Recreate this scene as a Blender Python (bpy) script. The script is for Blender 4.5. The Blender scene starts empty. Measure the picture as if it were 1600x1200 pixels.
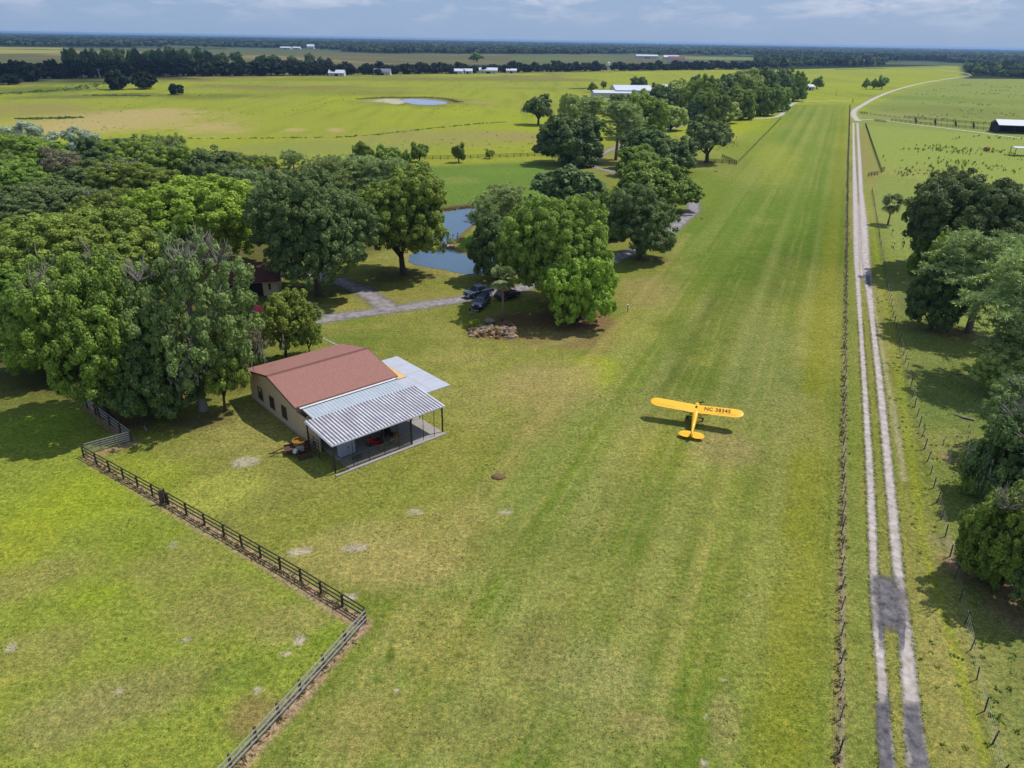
import bpy, math, random
import numpy as np
from mathutils import Vector, Matrix
random.seed(7)
PI = math.pi
S = bpy.context.scene
COL = S.collection

# ------------------------------------------------------------------ survey
# The photograph was used as a survey: a pixel of it becomes a point on the land.
F, CAMH = 1150.0, 41.0
ROLL = math.radians(0.97)
PITCH = math.atan((600 - 62) / F)
_c, _s = math.cos(ROLL), math.sin(ROLL)
CR = np.array([_c, _s * math.sin(PITCH), _s * math.cos(PITCH)])
CU = np.array([-_s, _c * math.sin(PITCH), _c * math.cos(PITCH)])
CF = np.array([0, math.cos(PITCH), -math.sin(PITCH)])
CAM = np.array([0, 0, CAMH])

def at(px, py, z=0.0):
    d = CR * (px - 800) / F + CU * (600 - py) / F + CF
    t = (z - CAMH) / d[2]
    return CAM + d * t

def proj(p):
    d = np.asarray(p, float) - CAM
    w = d @ CF
    return 800 + F * (d @ CR) / w, 600 - F * (d @ CU) / w

def depth(p):
    return float((np.asarray(p, float) - CAM) @ CF)

cam = bpy.data.cameras.new('camera')
cam.sensor_width = 36; cam.lens = F / 1600 * 36
cam.clip_start = 0.5; cam.clip_end = 120000
co = bpy.data.objects.new('camera', cam); COL.objects.link(co)
co.matrix_world = Matrix([[CR[0], CU[0], -CF[0], 0], [CR[1], CU[1], -CF[1], 0], [CR[2], CU[2], -CF[2], CAMH], [0, 0, 0, 1]])
S.camera = co
S.view_settings.view_transform = 'Standard'; S.view_settings.look = 'None'
S.view_settings.exposure = EXPOSURE = 0.0
S.view_settings.gamma = 1
S.cycles.max_bounces = 6; S.cycles.diffuse_bounces = 2; S.cycles.transparent_max_bounces = 12
S.cycles.volume_bounces = 0

# ------------------------------------------------------------------ light
SUN_DIR = Vector((0.87, 0.45, 0)).normalized()          # horizontal direction towards the sun
SUN_EL = math.radians(58.5)
sd = Vector((SUN_DIR.x * math.cos(SUN_EL), SUN_DIR.y * math.cos(SUN_EL), math.sin(SUN_EL)))
sun = bpy.data.lights.new('sun', 'SUN'); sun.energy = 4.4; sun.angle = math.radians(0.55); sun.color = (1, 0.95, 0.87)
so = bpy.data.objects.new('sun', sun); COL.objects.link(so)
so.rotation_euler = sd.to_track_quat('Z', 'Y').to_euler()

W = bpy.data.worlds.new('World'); S.world = W; W.use_nodes = True
nt = W.node_tree; N = nt.nodes; L = nt.links
for n in list(N): N.remove(n)
out = N.new('ShaderNodeOutputWorld'); bg = N.new('ShaderNodeBackground')
sky = N.new('ShaderNodeTexSky'); sky.sky_type = 'NISHITA'; sky.sun_disc = False
sky.sun_elevation = SUN_EL; sky.sun_rotation = math.atan2(sd.x, sd.y)
sky.air_density = 1.0; sky.dust_density = 1.2; sky.ozone_density = 2.0; sky.altitude = 50
tc = N.new('ShaderNodeTexCoord'); sep = N.new('ShaderNodeSeparateXYZ'); L.new(tc.outputs['Generated'], sep.inputs[0])
cb = N.new('ShaderNodeMapping'); cb.inputs['Scale'].default_value = (15, 15, 62); L.new(tc.outputs['Generated'], cb.inputs[0])
nz = N.new('ShaderNodeTexNoise'); nz.inputs['Scale'].default_value = 0.9; nz.inputs['Detail'].default_value = 9; nz.inputs['Roughness'].default_value = 0.6
nz.inputs['Distortion'].default_value = 0.4
L.new(cb.outputs[0], nz.inputs['Vector'])
rp = N.new('ShaderNodeValToRGB'); rp.color_ramp.elements[0].position = 0.46; rp.color_ramp.elements[0].color = (0, 0, 0, 1)
rp.color_ramp.elements[1].position = 0.68; rp.color_ramp.elements[1].color = (1, 1, 1, 1)
L.new(nz.outputs['Fac'], rp.inputs[0])
# clouds thicken upwards from the clear band over the horizon
up = N.new('ShaderNodeMapRange'); up.inputs['From Min'].default_value = 0.012; up.inputs['From Max'].default_value = 0.05
up.inputs['To Min'].default_value = 0.05; up.inputs['To Max'].default_value = 0.9; L.new(sep.outputs[2], up.inputs['Value'])
fm = N.new('ShaderNodeMath'); fm.operation = 'MULTIPLY'; L.new(rp.outputs[0], fm.inputs[0]); L.new(up.outputs[0], fm.inputs[1])
tint = N.new('ShaderNodeMix'); tint.data_type = 'RGBA'; tint.inputs[0].default_value = 0.85
L.new(sky.outputs[0], tint.inputs[6]); tint.inputs[7].default_value = (3.0, 4.35, 6.75, 1)
mc = N.new('ShaderNodeMix'); mc.data_type = 'RGBA'; L.new(fm.outputs[0], mc.inputs[0])
L.new(tint.outputs[2], mc.inputs[6]); mc.inputs[7].default_value = (6.6, 7.0, 8.2, 1)
L.new(mc.outputs[2], bg.inputs['Color']); bg.inputs['Strength'].default_value = 0.1
L.new(bg.outputs[0], out.inputs[0])

# ------------------------------------------------------------------ helpers: colour, materials
def lin(r, g, b, k=1.0):
    f = lambda v: ((v / 255 + 0.055) / 1.055) ** 2.4 if v > 10 else v / 255 / 12.92
    return (f(r) * k, f(g) * k, f(b) * k)

def pmat(name, rgb, rough=0.8, var=0.25, scale=3.0, bump=0.0, metallic=0.0, spec=0.3, rgb2=None, coat=0.0, stretch=None):
    m = bpy.data.materials.new(name); m.use_nodes = True
    n = m.node_tree.nodes; l = m.node_tree.links; p = n['Principled BSDF']
    p.inputs['Roughness'].default_value = rough; p.inputs['Metallic'].default_value = metallic
    p.inputs['Specular IOR Level'].default_value = spec; p.inputs['Coat Weight'].default_value = coat
    t = n.new('ShaderNodeTexCoord'); z = n.new('ShaderNodeTexNoise')
    z.inputs['Scale'].default_value = scale; z.inputs['Detail'].default_value = 5; z.inputs['Roughness'].default_value = 0.65
    if stretch:
        mp = n.new('ShaderNodeMapping'); mp.inputs['Scale'].default_value = stretch
        l.new(t.outputs['Object'], mp.inputs[0]); l.new(mp.outputs[0], z.inputs['Vector'])
    else: l.new(t.outputs['Object'], z.inputs['Vector'])
    x = n.new('ShaderNodeMix'); x.data_type = 'RGBA'
    mr = n.new('ShaderNodeMapRange'); mr.inputs['From Min'].default_value = 0.3; mr.inputs['From Max'].default_value = 0.7
    l.new(z.outputs['Fac'], mr.inputs['Value']); l.new(mr.outputs[0], x.inputs[0])
    a = tuple(c * (1 - var) for c in rgb); b = tuple(min(1, c * (1 + var)) for c in rgb) if rgb2 is None else rgb2
    x.inputs[6].default_value = (*a, 1); x.inputs[7].default_value = (*b, 1)
    l.new(x.outputs[2], p.inputs['Base Color'])
    if bump:
        bp = n.new('ShaderNodeBump'); bp.inputs['Strength'].default_value = bump; bp.inputs['Distance'].default_value = 0.05
        l.new(z.outputs['Fac'], bp.inputs['Height']); l.new(bp.outputs[0], p.inputs['Normal'])
    return m

def leafmat(name, c0, c1, trans=0.3, hue=0.25):
    """two leaf greens mixed by a per-leaf tint, shifted a little per tree"""
    m = bpy.data.materials.new(name); m.use_nodes = True
    n = m.node_tree.nodes; l = m.node_tree.links
    p = n['Principled BSDF']; o = n['Material Output']
    p.inputs['Roughness'].default_value = 0.62; p.inputs['Specular IOR Level'].default_value = 0.22
    a = n.new('ShaderNodeAttribute'); a.attribute_name = 'tint'
    oi = n.new('ShaderNodeObjectInfo')
    x = n.new('ShaderNodeMix'); x.data_type = 'RGBA'; l.new(a.outputs['Fac'], x.inputs[0])
    x.inputs[6].default_value = (*c0, 1); x.inputs[7].default_value = (*c1, 1)
    hs = n.new('ShaderNodeHueSaturation'); l.new(x.outputs[2], hs.inputs['Color'])
    r1 = n.new('ShaderNodeMapRange'); r1.inputs['To Min'].default_value = 0.5 - 0.02 * hue * 4; r1.inputs['To Max'].default_value = 0.5 + 0.012 * hue * 4
    l.new(oi.outputs['Random'], r1.inputs['Value']); l.new(r1.outputs[0], hs.inputs['Hue'])
    w = n.new('ShaderNodeMath'); w.operation = 'MULTIPLY'; w.inputs[1].default_value = 7.31; l.new(oi.outputs['Random'], w.inputs[0])
    fr = n.new('ShaderNodeMath'); fr.operation = 'FRACT'; l.new(w.outputs[0], fr.inputs[0])
    r2 = n.new('ShaderNodeMapRange'); r2.inputs['To Min'].default_value = 1 - hue * 0.7; r2.inputs['To Max'].default_value = 1 + hue * 0.7
    l.new(fr.outputs[0], r2.inputs['Value']); l.new(r2.outputs[0], hs.inputs['Value'])
    l.new(hs.outputs[0], p.inputs['Base Color'])
    t = n.new('ShaderNodeBsdfTranslucent'); l.new(hs.outputs[0], t.inputs['Color'])
    ms = n.new('ShaderNodeMixShader'); ms.inputs[0].default_value = trans
    l.new(p.outputs[0], ms.inputs[1]); l.new(t.outputs[0], ms.inputs[2]); l.new(ms.outputs[0], o.inputs[0])
    return m

# ------------------------------------------------------------------ helpers: objects
def tag(o, label=None, cat=None, group=None, kind=None):
    if label: o['label'] = label
    if cat: o['category'] = cat
    if group: o['group'] = group
    if kind: o['kind'] = kind
    return o

def empty(name, loc=(0, 0, 0), rz=0.0, label=None, cat=None, group=None):
    o = bpy.data.objects.new(name, None); COL.objects.link(o)
    o.location = loc; o.rotation_euler = (0, 0, rz); o.empty_display_size = 0.3
    return tag(o, label, cat, group)

def link(name, me, parent=None, loc=None):
    o = bpy.data.objects.new(name, me); COL.objects.link(o)
    if parent: o.parent = parent
    if loc is not None: o.location = loc
    return o

def raw_mesh(name, v, quads, mat, tint=None, smooth=False):
    v = np.asarray(v, np.float32).reshape(-1, 3); quads = np.asarray(quads, np.int32)
    k = quads.shape[1]
    me = bpy.data.meshes.new(name)
    me.vertices.add(len(v)); me.vertices.foreach_set('co', v.ravel())
    me.loops.add(quads.size); me.loops.foreach_set('vertex_index', quads.ravel())
    me.polygons.add(len(quads)); me.polygons.foreach_set('loop_start', np.arange(0, quads.size, k, dtype=np.int32))
    try: me.polygons.foreach_set('loop_total', np.full(len(quads), k, np.int32))
    except Exception: pass
    if tint is not None:
        a = me.attributes.new('tint', 'FLOAT', 'FACE'); a.data.foreach_set('value', np.asarray(tint, np.float32))
    if smooth: me.polygons.foreach_set('use_smooth', np.ones(len(quads), bool))
    me.update(calc_edges=True)
    if mat: me.materials.append(mat)
    return me

class MB:
    """collects boxes, tubes, prisms; build() makes ONE mesh object"""
    def __init__(s): s.v = []; s.f = []
    def add(s, vs, fs):
        b = len(s.v); s.v += [tuple(map(float, q)) for q in vs]; s.f += [tuple(i + b for i in q) for q in fs]; return s
    def box(s, x0, x1, y0, y1, z0, z1):
        v = [(x, y, z) for z in (z0, z1) for y in (y0, y1) for x in (x0, x1)]
        return s.add(v, [(0, 2, 3, 1), (4, 5, 7, 6), (0, 1, 5, 4), (2, 6, 7, 3), (0, 4, 6, 2), (1, 3, 7, 5)])
    def beam(s, a, b, w, h, up=(0, 0, 1)):
        a = Vector(a); b = Vector(b); d = (b - a).normalized(); u = Vector(up)
        sx = d.cross(u)
        if sx.length < 1e-4: sx = d.cross(Vector((1, 0, 0)))
        sx.normalize(); uu = sx.cross(d).normalized()
        v = []
        for p in (a, b):
            for i, j in ((-1, -1), (1, -1), (1, 1), (-1, 1)): v.append(p + sx * (i * w / 2) + uu * (j * h / 2))
        return s.add(v, [(0, 3, 2, 1), (4, 5, 6, 7), (0, 1, 5, 4), (1, 2, 6, 5), (2, 3, 7, 6), (3, 0, 4, 7)])
    def tube(s, pts, rad, n=7, caps=True):
        pts = [Vector(p) for p in pts]; rad = rad if hasattr(rad, '__len__') else [rad] * len(pts)
        rings = []; pu = None
        for i, p in enumerate(pts):
            d = (pts[min(i + 1, len(pts) - 1)] - pts[max(i - 1, 0)]).normalized()
            u = pu if pu is not None else (Vector((1, 0, 0)) if abs(d.x) < .8 else Vector((0, 1, 0)))
            u = (u - d * u.dot(d)).normalized(); pu = u; w = d.cross(u)
            rings.append([p + (u * math.cos(2 * PI * k / n) + w * math.sin(2 * PI * k / n)) * rad[i] for k in range(n)])
        fs = []
        for i in range(len(pts) - 1):
            for k in range(n): fs.append((i * n + k, i * n + (k + 1) % n, (i + 1) * n + (k + 1) % n, (i + 1) * n + k))
        if caps: fs += [tuple(range(n - 1, -1, -1)), tuple((len(pts) - 1) * n + k for k in range(n))]
        return s.add([q for r in rings for q in r], fs)
    def loft(s, rings, caps=True):
        n = len(rings[0]); fs = []
        for i in range(len(rings) - 1):
            for k in range(n): fs.append((i * n + k, i * n + (k + 1) % n, (i + 1) * n + (k + 1) % n, (i + 1) * n + k))
        if caps: fs += [tuple(range(n - 1, -1, -1)), tuple((len(rings) - 1) * n + k for k in range(n))]
        return s.add([q for r in rings for q in r], fs)
    def prism(s, poly, axis, a, b):
        """extrude a 2-D outline along an axis (0,1,2)"""
        def P(q, t):
            r = list(q); r.insert(axis, t); return tuple(r)
        n = len(poly)
        return s.add([P(q, a) for q in poly] + [P(q, b) for q in poly],
                     [tuple(range(n - 1, -1, -1)), tuple(range(n, 2 * n))] + [(k, (k + 1) % n, n + (k + 1) % n, n + k) for k in range(n)])
    def blob(s, c, r, rng, nu=9, nv=6, rough=0.2):
        """a lumpy stone"""
        rings = []
        for j in range(nv):
            th = PI * (j + .5) / nv
            rings.append([(c[0] + r[0] * math.sin(th) * math.cos(2 * PI * k / nu) * (1 + rng.uniform(-rough, rough)),
                           c[1] + r[1] * math.sin(th) * math.sin(2 * PI * k / nu) * (1 + rng.uniform(-rough, rough)),
                           c[2] - r[2] * math.cos(th) * (1 + rng.uniform(-rough, rough))) for k in range(nu)])
        return s.loft(rings)
    def mesh(s, name, mat, smooth=False):
        me = bpy.data.meshes.new(name); me.from_pydata(s.v, [], s.f); me.validate()
        import bmesh
        bm = bmesh.new(); bm.from_mesh(me); bmesh.ops.recalc_face_normals(bm, faces=bm.faces); bm.to_mesh(me); bm.free()
        if smooth:
            me.polygons.foreach_set('use_smooth', np.ones(len(me.polygons), bool))
        me.update(); me.materials.append(mat); return me
    def build(s, name, mat, parent=None, smooth=False, bevel=0.0):
        o = link(name, s.mesh(name, mat, smooth), parent)
        if bevel:
            b = o.modifiers.new('bevel', 'BEVEL'); b.width = bevel; b.segments = 2; b.limit_method = 'ANGLE'
        return o

def copy_tree(o, parent=None):
    c = o.copy(); COL.objects.link(c)
    if parent is not None: c.parent = parent
    for ch in list(o.children): copy_tree(ch, c)
    return c

# ------------------------------------------------------------------ noise on the land
_rng = np.random.RandomState(11)
_T = _rng.rand(256, 256)
def vnoise(x, y):
    xi = np.floor(x).astype(int); yi = np.floor(y).astype(int); fx = x - xi; fy = y - yi
    fx = fx * fx * (3 - 2 * fx); fy = fy * fy * (3 - 2 * fy)
    g = lambda a, b: _T[a & 255, b & 255]
    return (g(xi, yi) * (1 - fx) + g(xi + 1, yi) * fx) * (1 - fy) + (g(xi, yi + 1) * (1 - fx) + g(xi + 1, yi + 1) * fx) * fy
def fbm(x, y, o=4, off=0.0):
    a = 0; w = 1; t = 0
    for i in range(o):
        a = a + w * vnoise(x + off + 17.3 * i, y - off + 9.1 * i); t += w; w *= .55; x = x * 2.03; y = y * 2.03
    return a / t
def inpoly(x, y, poly):
    c = np.zeros(x.shape, bool); n = len(poly)
    for i in range(n):
        x0, y0 = poly[i]; x1, y1 = poly[i - 1]
        m = (y0 > y) != (y1 > y)
        c ^= m & (x < (x1 - x0) * (y - y0) / (y1 - y0 + 1e-12) + x0)
    return c
def segdist(x, y, pts, closed=False):
    d = np.full(x.shape, 1e9); P = list(pts) + ([pts[0]] if closed else [])
    for (x0, y0), (x1, y1) in zip(P[:-1], P[1:]):
        ex, ey = x1 - x0, y1 - y0
        t = np.clip(((x - x0) * ex + (y - y0) * ey) / (ex * ex + ey * ey + 1e-9), 0, 1)
        d = np.minimum(d, np.hypot(x - x0 - t * ex, y - y0 - t * ey))
    return d
def horizon(x): return 62 + (x - 800) * math.tan(ROLL)
def w2(pp): return [tuple(at(a, max(b, horizon(a) + 2.2))[:2]) for a, b in pp]
# ================================================================== THE LAND
ALB = 0.72      # photo colour -> albedo
def C(r, g, b): return np.array(lin(r, g, b, ALB))

def ground_colour(X, Y):
    n = len(X); R = np.hypot(X, Y)
    cloudy = fbm(X / 26, Y / 26, 5)
    fine = fbm(X / 5.5, Y / 5.5, 4, 3.3)
    big = fbm(X / 120, Y / 120, 4, 7.7)
    col = np.empty((n, 3))
    def mixc(c, w): 
        nonlocal col
        w = np.clip(w, 0, 1)[:, None]; col = col * (1 - w) + np.asarray(c)[None, :] * w
    def poly(pp, soft, c, k=1.0, noise=0.0):
        P = w2(pp); ins = inpoly(X, Y, P); d = segdist(X, Y, P, True)
        sd_ = np.where(ins, d, -d) + noise * (fine - .5) * 2
        w = np.clip(sd_ / soft * .5 + .5, 0, 1); w = w * w * (3 - 2 * w) * k
        if c is not None: mixc(c, w)
        return w
    def blob(px, py, rx, ry, c, k=0.8, nz=0.5):
        c0 = at(px, py); a = rx * depth(c0) / F
        p1 = at(px, py - ry); p2 = at(px, py + ry); b = math.hypot(p1[0] - p2[0], p1[1] - p2[1]) / 2
        dv = p1[:2] - p2[:2]; dv = dv / np.linalg.norm(dv); rv = np.array([dv[1], -dv[0]])
        u = ((X - c0[0]) * rv[0] + (Y - c0[1]) * rv[1]) / a; v = ((X - c0[0]) * dv[0] + (Y - c0[1]) * dv[1]) / b
        d = np.sqrt(u * u + v * v) + nz * (fine - .5) * 2 + nz * .6 * (cloudy - .5) * 2
        w = np.clip(1.32 - d, 0, 1) ; w = w * w * (3 - 2 * w)
        mixc(c, w * k)
    def line(pp, width, c, k=0.8, nz=0.4):
        d = segdist(X, Y, w2(pp)) + (fine - .5) * 2 * width * nz
        mixc(c, np.clip(1.5 - d / width, 0, 1) * k)
    # --- mown yard: olive green and straw
    t = np.clip((cloudy - .33) / .34, 0, 1)[:, None]
    col[:] = C(112, 124, 44) * (1 - t) + C(150, 145, 80) * t
    t = np.clip((fine - .5) * 2.4, 0, 1); mixc(C(140, 142, 60), t * .6)
    # --- far marsh beyond the belt
    far = np.clip((Y - 620 - .25 * X) / 120, 0, 1)
    # --- the big left pasture
    poly([(-900, 260), (-900, 128), (0, 132), (320, 122), (700, 117), (1100, 110), (1600, 104), (2400, 100), (2600, 190), (1600, 215), (1000, 205), (860, 255), (600, 262), (300, 270)], 8, C(146, 154, 52))
    hot = np.clip((big - .42) / .2, 0, 1) * np.clip((Y - 280) / 120, 0, 1); mixc(C(152, 166, 30), hot * .6)
    st = fbm(X / 7, Y / 90, 4, 2.2)
    mixc(C(112, 128, 40), np.clip((st - .5) * 3, 0, 1) * np.clip((Y - 260) / 80, 0, 1) * .5)
    for a in [(180, 188, 170, 17), (330, 200, 60, 12), (100, 200, 90, 10), (240, 176, 90, 7), (460, 203, 18, 3), (525, 203, 16, 4)]:
        blob(*a, C(176, 160, 104), .85, .45)
    blob(50, 170, 110, 12, C(142, 132, 80), .7); blob(60, 140, 110, 7, C(92, 108, 46), .8); blob(70, 128, 180, 5, C(74, 92, 44), .8)
    blob(120, 151, 120, 3.5, C(96, 98, 58), .7); blob(215, 147, 36, 2.5, C(82, 84, 52), .8); blob(330, 150, 110, 5, C(104, 112, 50), .7)
    blob(540, 145, 150, 5, C(118, 132, 42), .6); blob(640, 124, 300, 3, C(110, 126, 40), .6); blob(400, 125, 200, 2.2, C(120, 118, 66), .5)
    blob(700, 215, 190, 14, C(146, 140, 82), .7); blob(820, 212, 60, 10, C(152, 140, 86), .6); blob(480, 232, 190, 12, C(134, 142, 74), .7)
    blob(660, 158, 100, 9, C(116, 110, 62), .75); blob(610, 158, 36, 3, C(178, 168, 132), .8); blob(750, 160, 26, 2.5, C(160, 150, 92), .7)
    # paddock by the pond
    poly([(640, 262), (850, 252), (930, 300), (800, 345), (690, 335), (600, 300)], 6, C(100, 128, 48), .95, 2)
    blob(700, 282, 55, 7, C(132, 142, 66), .6); blob(780, 268, 60, 7, C(112, 138, 52), .6)
    # --- right-hand pastures
    poly([(1335, 190), (1342, 178), (1420, 140), (1530, 114), (2500, 105), (2500, 700), (1480, 700), (1390, 420), (1352, 270)], 4, C(132, 146, 70), .95)
    poly([(1345, 195), (1376, 270), (1500, 290), (2200, 300), (2200, 205), (1600, 215)], 4, C(140, 156, 70), .9)
    blob(1480, 172, 150, 8, C(112, 124, 58), .6); blob(1480, 155, 160, 4, C(110, 130, 50), .6); blob(1590, 185, 130, 8, C(124, 128, 66), .6)
    blob(1420, 183, 60, 5, C(140, 138, 84), .6); blob(1450, 270, 90, 10, C(146, 146, 76), .6)
    poly([(1350, 195), (1378, 275), (1362, 300), (1344, 255), (1340, 200)], 2, C(142, 136, 74), .8)
    poly([(1390, 420), (1480, 560), (1640, 560), (1640, 1260), (1560, 1200), (1470, 820), (1420, 600)], 3, C(112, 124, 62), .85, 2)
    blob(1490, 540, 40, 30, C(120, 128, 58), .6); blob(1480, 640, 70, 40, C(104, 122, 58), .6); blob(1500, 700, 50, 30, C(138, 138, 74), .6)
    # --- air strip
    P0 = np.array(at(1312, 1195)[:2]); P1 = np.array(at(1328, 165)[:2]); tv = (P1 - P0) / np.linalg.norm(P1 - P0); nv = np.array([tv[1], -tv[0]])
    s = (X - P0[0]) * nv[0] + (Y - P0[1]) * nv[1]; tt = (X - P0[0]) * tv[0] + (Y - P0[1]) * tv[1]
    rw = np.clip((s + 39 + 9 * (cloudy - .5)) / 9, 0, 1) * np.clip((-s - .3) / .8, 0, 1) * np.clip((592 - tt) / 8, 0, 1) * np.clip((tt + 40) / 30, 0, 1)
    mixc(C(124, 134, 58), rw * .85)
    sb = fbm(s / 3.6 + 40, tt / 300, 3, 1.1); sc = fbm(s / 1.3 + 11, tt / 160, 2, 5.0); lt = fbm(s / 30, tt / 38, 3, 9)
    mixc(C(148, 148, 78), rw * np.clip((sb - .46) * 6, 0, 1) * .6)
    mixc(C(98, 124, 34), rw * np.clip((.47 - sb) * 6, 0, 1) * .6)
    s2 = fbm(s / .55 + 5, tt / 220, 2, 8.0); mixc(C(104, 122, 40), rw * np.clip((sc - .5) * 6, 0, 1) * .5); mixc(C(150, 150, 84), rw * np.clip((s2 - .52) * 6, 0, 1) * .4)
    mixc(C(142, 152, 58), rw * np.clip((tt - 230) / 130, 0, 1) * .65)
    mid = np.exp(-((tt - 125) / 95) ** 4); mixc(C(80, 98, 32), rw * mid * 1.0 * np.clip(.68 + (lt - .5) * 2.5 + (sb - .5) * 1.5, 0, 1))
    mixc(C(96, 126, 34), rw * np.clip((lt - .5) * 5, 0, 1) * .5)
    mixc(C(168, 160, 72), rw * np.clip((.44 - lt) * 5, 0, 1) * .3)
    poly([(1030, 320), (1090, 262), (1228, 164), (1322, 162), (1322, 250), (1310, 330), (1090, 440), (1060, 420)], 6, C(112, 136, 46), .5, 4)
    s3 = fbm(s / 2.1 + 3, tt / 420, 2, 4.0); mixc(C(152, 156, 88), rw * np.clip((s3 - .52) * 6, 0, 1) * .27); mixc(C(84, 108, 32), rw * np.clip((.47 - s3) * 6, 0, 1) * .26)
    # strip near camera: greyer green centre, yellow right edge
    mixc(C(138, 138, 42), np.exp(-((s + 3.2) / 1.8) ** 2) * rw * .45); mixc(C(122, 128, 28), np.exp(-((s + 4.6) / .9) ** 2) * rw * .5 * np.clip(fine * 2 - .5, 0, 1))
    for a in [(925, 585, 45, 30, C(146, 160, 34), .85), (870, 600, 90, 40, C(160, 146, 92), .7), (900, 530, 70, 20, C(132, 112, 76), .8), (1010, 455, 50, 30, C(150, 136, 84), .6), (640, 880, 110, 40, C(160, 148, 92), .6), (560, 830, 60, 20, C(158, 150, 100), .6), (820, 528, 50, 14, C(134, 112, 74), .7),
              (985, 470, 30, 30, C(138, 130, 70), .4), (1060, 520, 50, 40, C(92, 112, 40), .6), (1080, 420, 30, 12, C(150, 146, 80), .4), (1130, 420, 70, 40, C(92, 118, 32), .55),
              (1190, 560, 60, 110, C(136, 142, 80), .55), (1050, 640, 160, 40, C(132, 136, 68), .5), (1130, 700, 60, 25, C(150, 134, 90), .5), (1240, 660, 60, 60, C(140, 140, 76), .5),
              (690, 830, 130, 60, C(154, 146, 80), .7), (700, 700, 110, 50, C(132, 134, 54), .6), (830, 640, 60, 50, C(150, 140, 78), .5), (620, 770, 90, 40, C(132, 138, 58), .5),
              (560, 530, 50, 20, C(96, 118, 44), .6), (640, 540, 60, 20, C(112, 122, 50), .5), (720, 560, 70, 20, C(150, 146, 76), .6), (650, 575, 90, 16, C(122, 130, 54), .5),
              (430, 745, 90, 40, C(134, 134, 66), .6), (345, 770, 70, 30, C(160, 164, 72), .7), (250, 740, 50, 16, C(150, 150, 70), .5), (480, 830, 120, 50, C(140, 142, 62), .5), (560, 870, 120, 40, C(158, 148, 86), .6),
              (840, 850, 130, 50, C(112, 124, 52), .6), (930, 930, 160, 70, C(134, 138, 68), .6), (830, 1020, 60, 60, C(112, 112, 60), .6), (930, 1050, 110, 60, C(150, 148, 90), .6), (900, 1130, 180, 60, C(128, 132, 70), .5),
              (700, 1000, 90, 80, C(150, 142, 74), .6), (600, 1130, 120, 60, C(140, 134, 72), .6), (740, 1120, 90, 60, C(120, 124, 64), .5), (1130, 1010, 80, 80, C(134, 142, 62), .4),
              (1000, 1130, 50, 20, C(150, 140, 84), .6), (1130, 1120, 30, 60, C(152, 142, 92), .5), (1030, 790, 120, 60, C(120, 130, 60), .5), (1170, 860, 90, 90, C(134, 142, 66), .5),
              (600, 455, 80, 30, C(132, 132, 62), .8), (690, 465, 70, 14, C(144, 136, 72), .6), (560, 500, 40, 12, C(110, 128, 46), .7), (730, 375, 24, 20, C(112, 136, 40), .8),
              (1210, 245, 36, 26, C(156, 162, 60), .4), (1190, 345, 30, 6, C(150, 150, 74), .25), (1280, 330, 22, 30, C(100, 122, 34), .5), (1110, 300, 30, 30, C(110, 130, 44), .5)]:
        blob(*a)
    for off in (0, 14):
        line([(500 + off * 3, 1215), (620 + off * 2, 960), (730 + off * 1.6, 800), (830 + off, 660), (925 + off * .8, 550), (1005 + off * .6, 455), (1070 + off * .5, 365)], .5, C(164, 152, 90), .26, .9)
    line([(640, 575), (720, 560), (830, 545), (930, 520)], .9, C(150, 140, 84), .45, .8)
    for so in (-9.5, -11.2, -19.0, -20.7, -27.5):
        mixc(C(158, 152, 82), np.exp(-((s - so - (cloudy - .5) * 1.2) / .28) ** 2) * rw * .35 * np.clip(fine * 3 - .9, 0, 1))
    # --- left paddock
    PD = [(-700, 560), (100, 612), (152, 648), (205, 690), (132, 712), (350, 835), (570, 968), (362, 1200), (200, 1400), (-500, 1700)]
    w = poly(PD, 1.2, C(132, 145, 54), .9)
    pin = (w > .5)
    for a in [(130, 770, 130, 50, C(142, 158, 42), .8), (30, 850, 60, 50, C(148, 156, 46), .6), (200, 860, 90, 40, C(124, 140, 44), .6), (60, 660, 80, 40, C(118, 144, 44), .8),
              (280, 880, 120, 40, C(138, 134, 74), .6), (60, 900, 100, 30, C(144, 138, 78), .6), (330, 950, 90, 60, C(138, 132, 76), .6), (150, 930, 60, 20, C(134, 154, 36), .6),
              (10, 1050, 50, 30, C(146, 156, 50), .6), (60, 1020, 90, 40, C(142, 134, 80), .5), (250, 1080, 110, 50, C(134, 128, 78), .6), (120, 1120, 120, 60, C(140, 134, 84), .6),
              (390, 1120, 50, 40, C(140, 118, 78), .7), (360, 1060, 60, 30, C(100, 122, 44), .5), (450, 975, 60, 30, C(150, 138, 88), .5), (510, 1000, 30, 20, C(110, 132, 40), .6), (180, 640, 40, 20, C(110, 92, 66), .6), (215, 655, 40, 18, C(96, 80, 58), .8), (310, 660, 60, 14, C(104, 88, 62), .6)]:
        blob(*a)
    # chalky bare spots
    for a in [(291, 1000, 15, 7), (17, 1012, 8, 5), (186, 1080, 12, 6), (468, 1000, 8, 9), (446, 1022, 9, 4), (402, 1078, 9, 7), (557, 855, 20, 6), (548, 932, 12, 5), (465, 862, 14, 4), (76, 877, 10, 3), (70, 878, 9, 4),
              (1133, 1062, 9, 5), (620, 1079, 6, 4), (1100, 1192, 9, 8), (270, 852, 10, 4), (385, 722, 20, 8), (650, 800, 14, 5), (790, 800, 16, 4), (1103, 1120, 5, 3), (1170, 930, 4, 3), (683, 805, 8, 3)]:
        blob(a[0], a[1], a[2] * .85, a[3] * .8, C(178, 168, 148), .8, 1.1)
    for a in [(900, 905, 8, 5), (1095, 925, 4, 3), (660, 975, 7, 3), (720, 1023, 8, 4), (690, 975, 5, 4), (610, 1025, 8, 16), (665, 1045, 6, 4), (1170, 1132, 8, 4), (590, 1060, 8, 5), (340, 1110, 8, 5)]:
        blob(*a, C(82, 98, 32), .8, .4)
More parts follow.
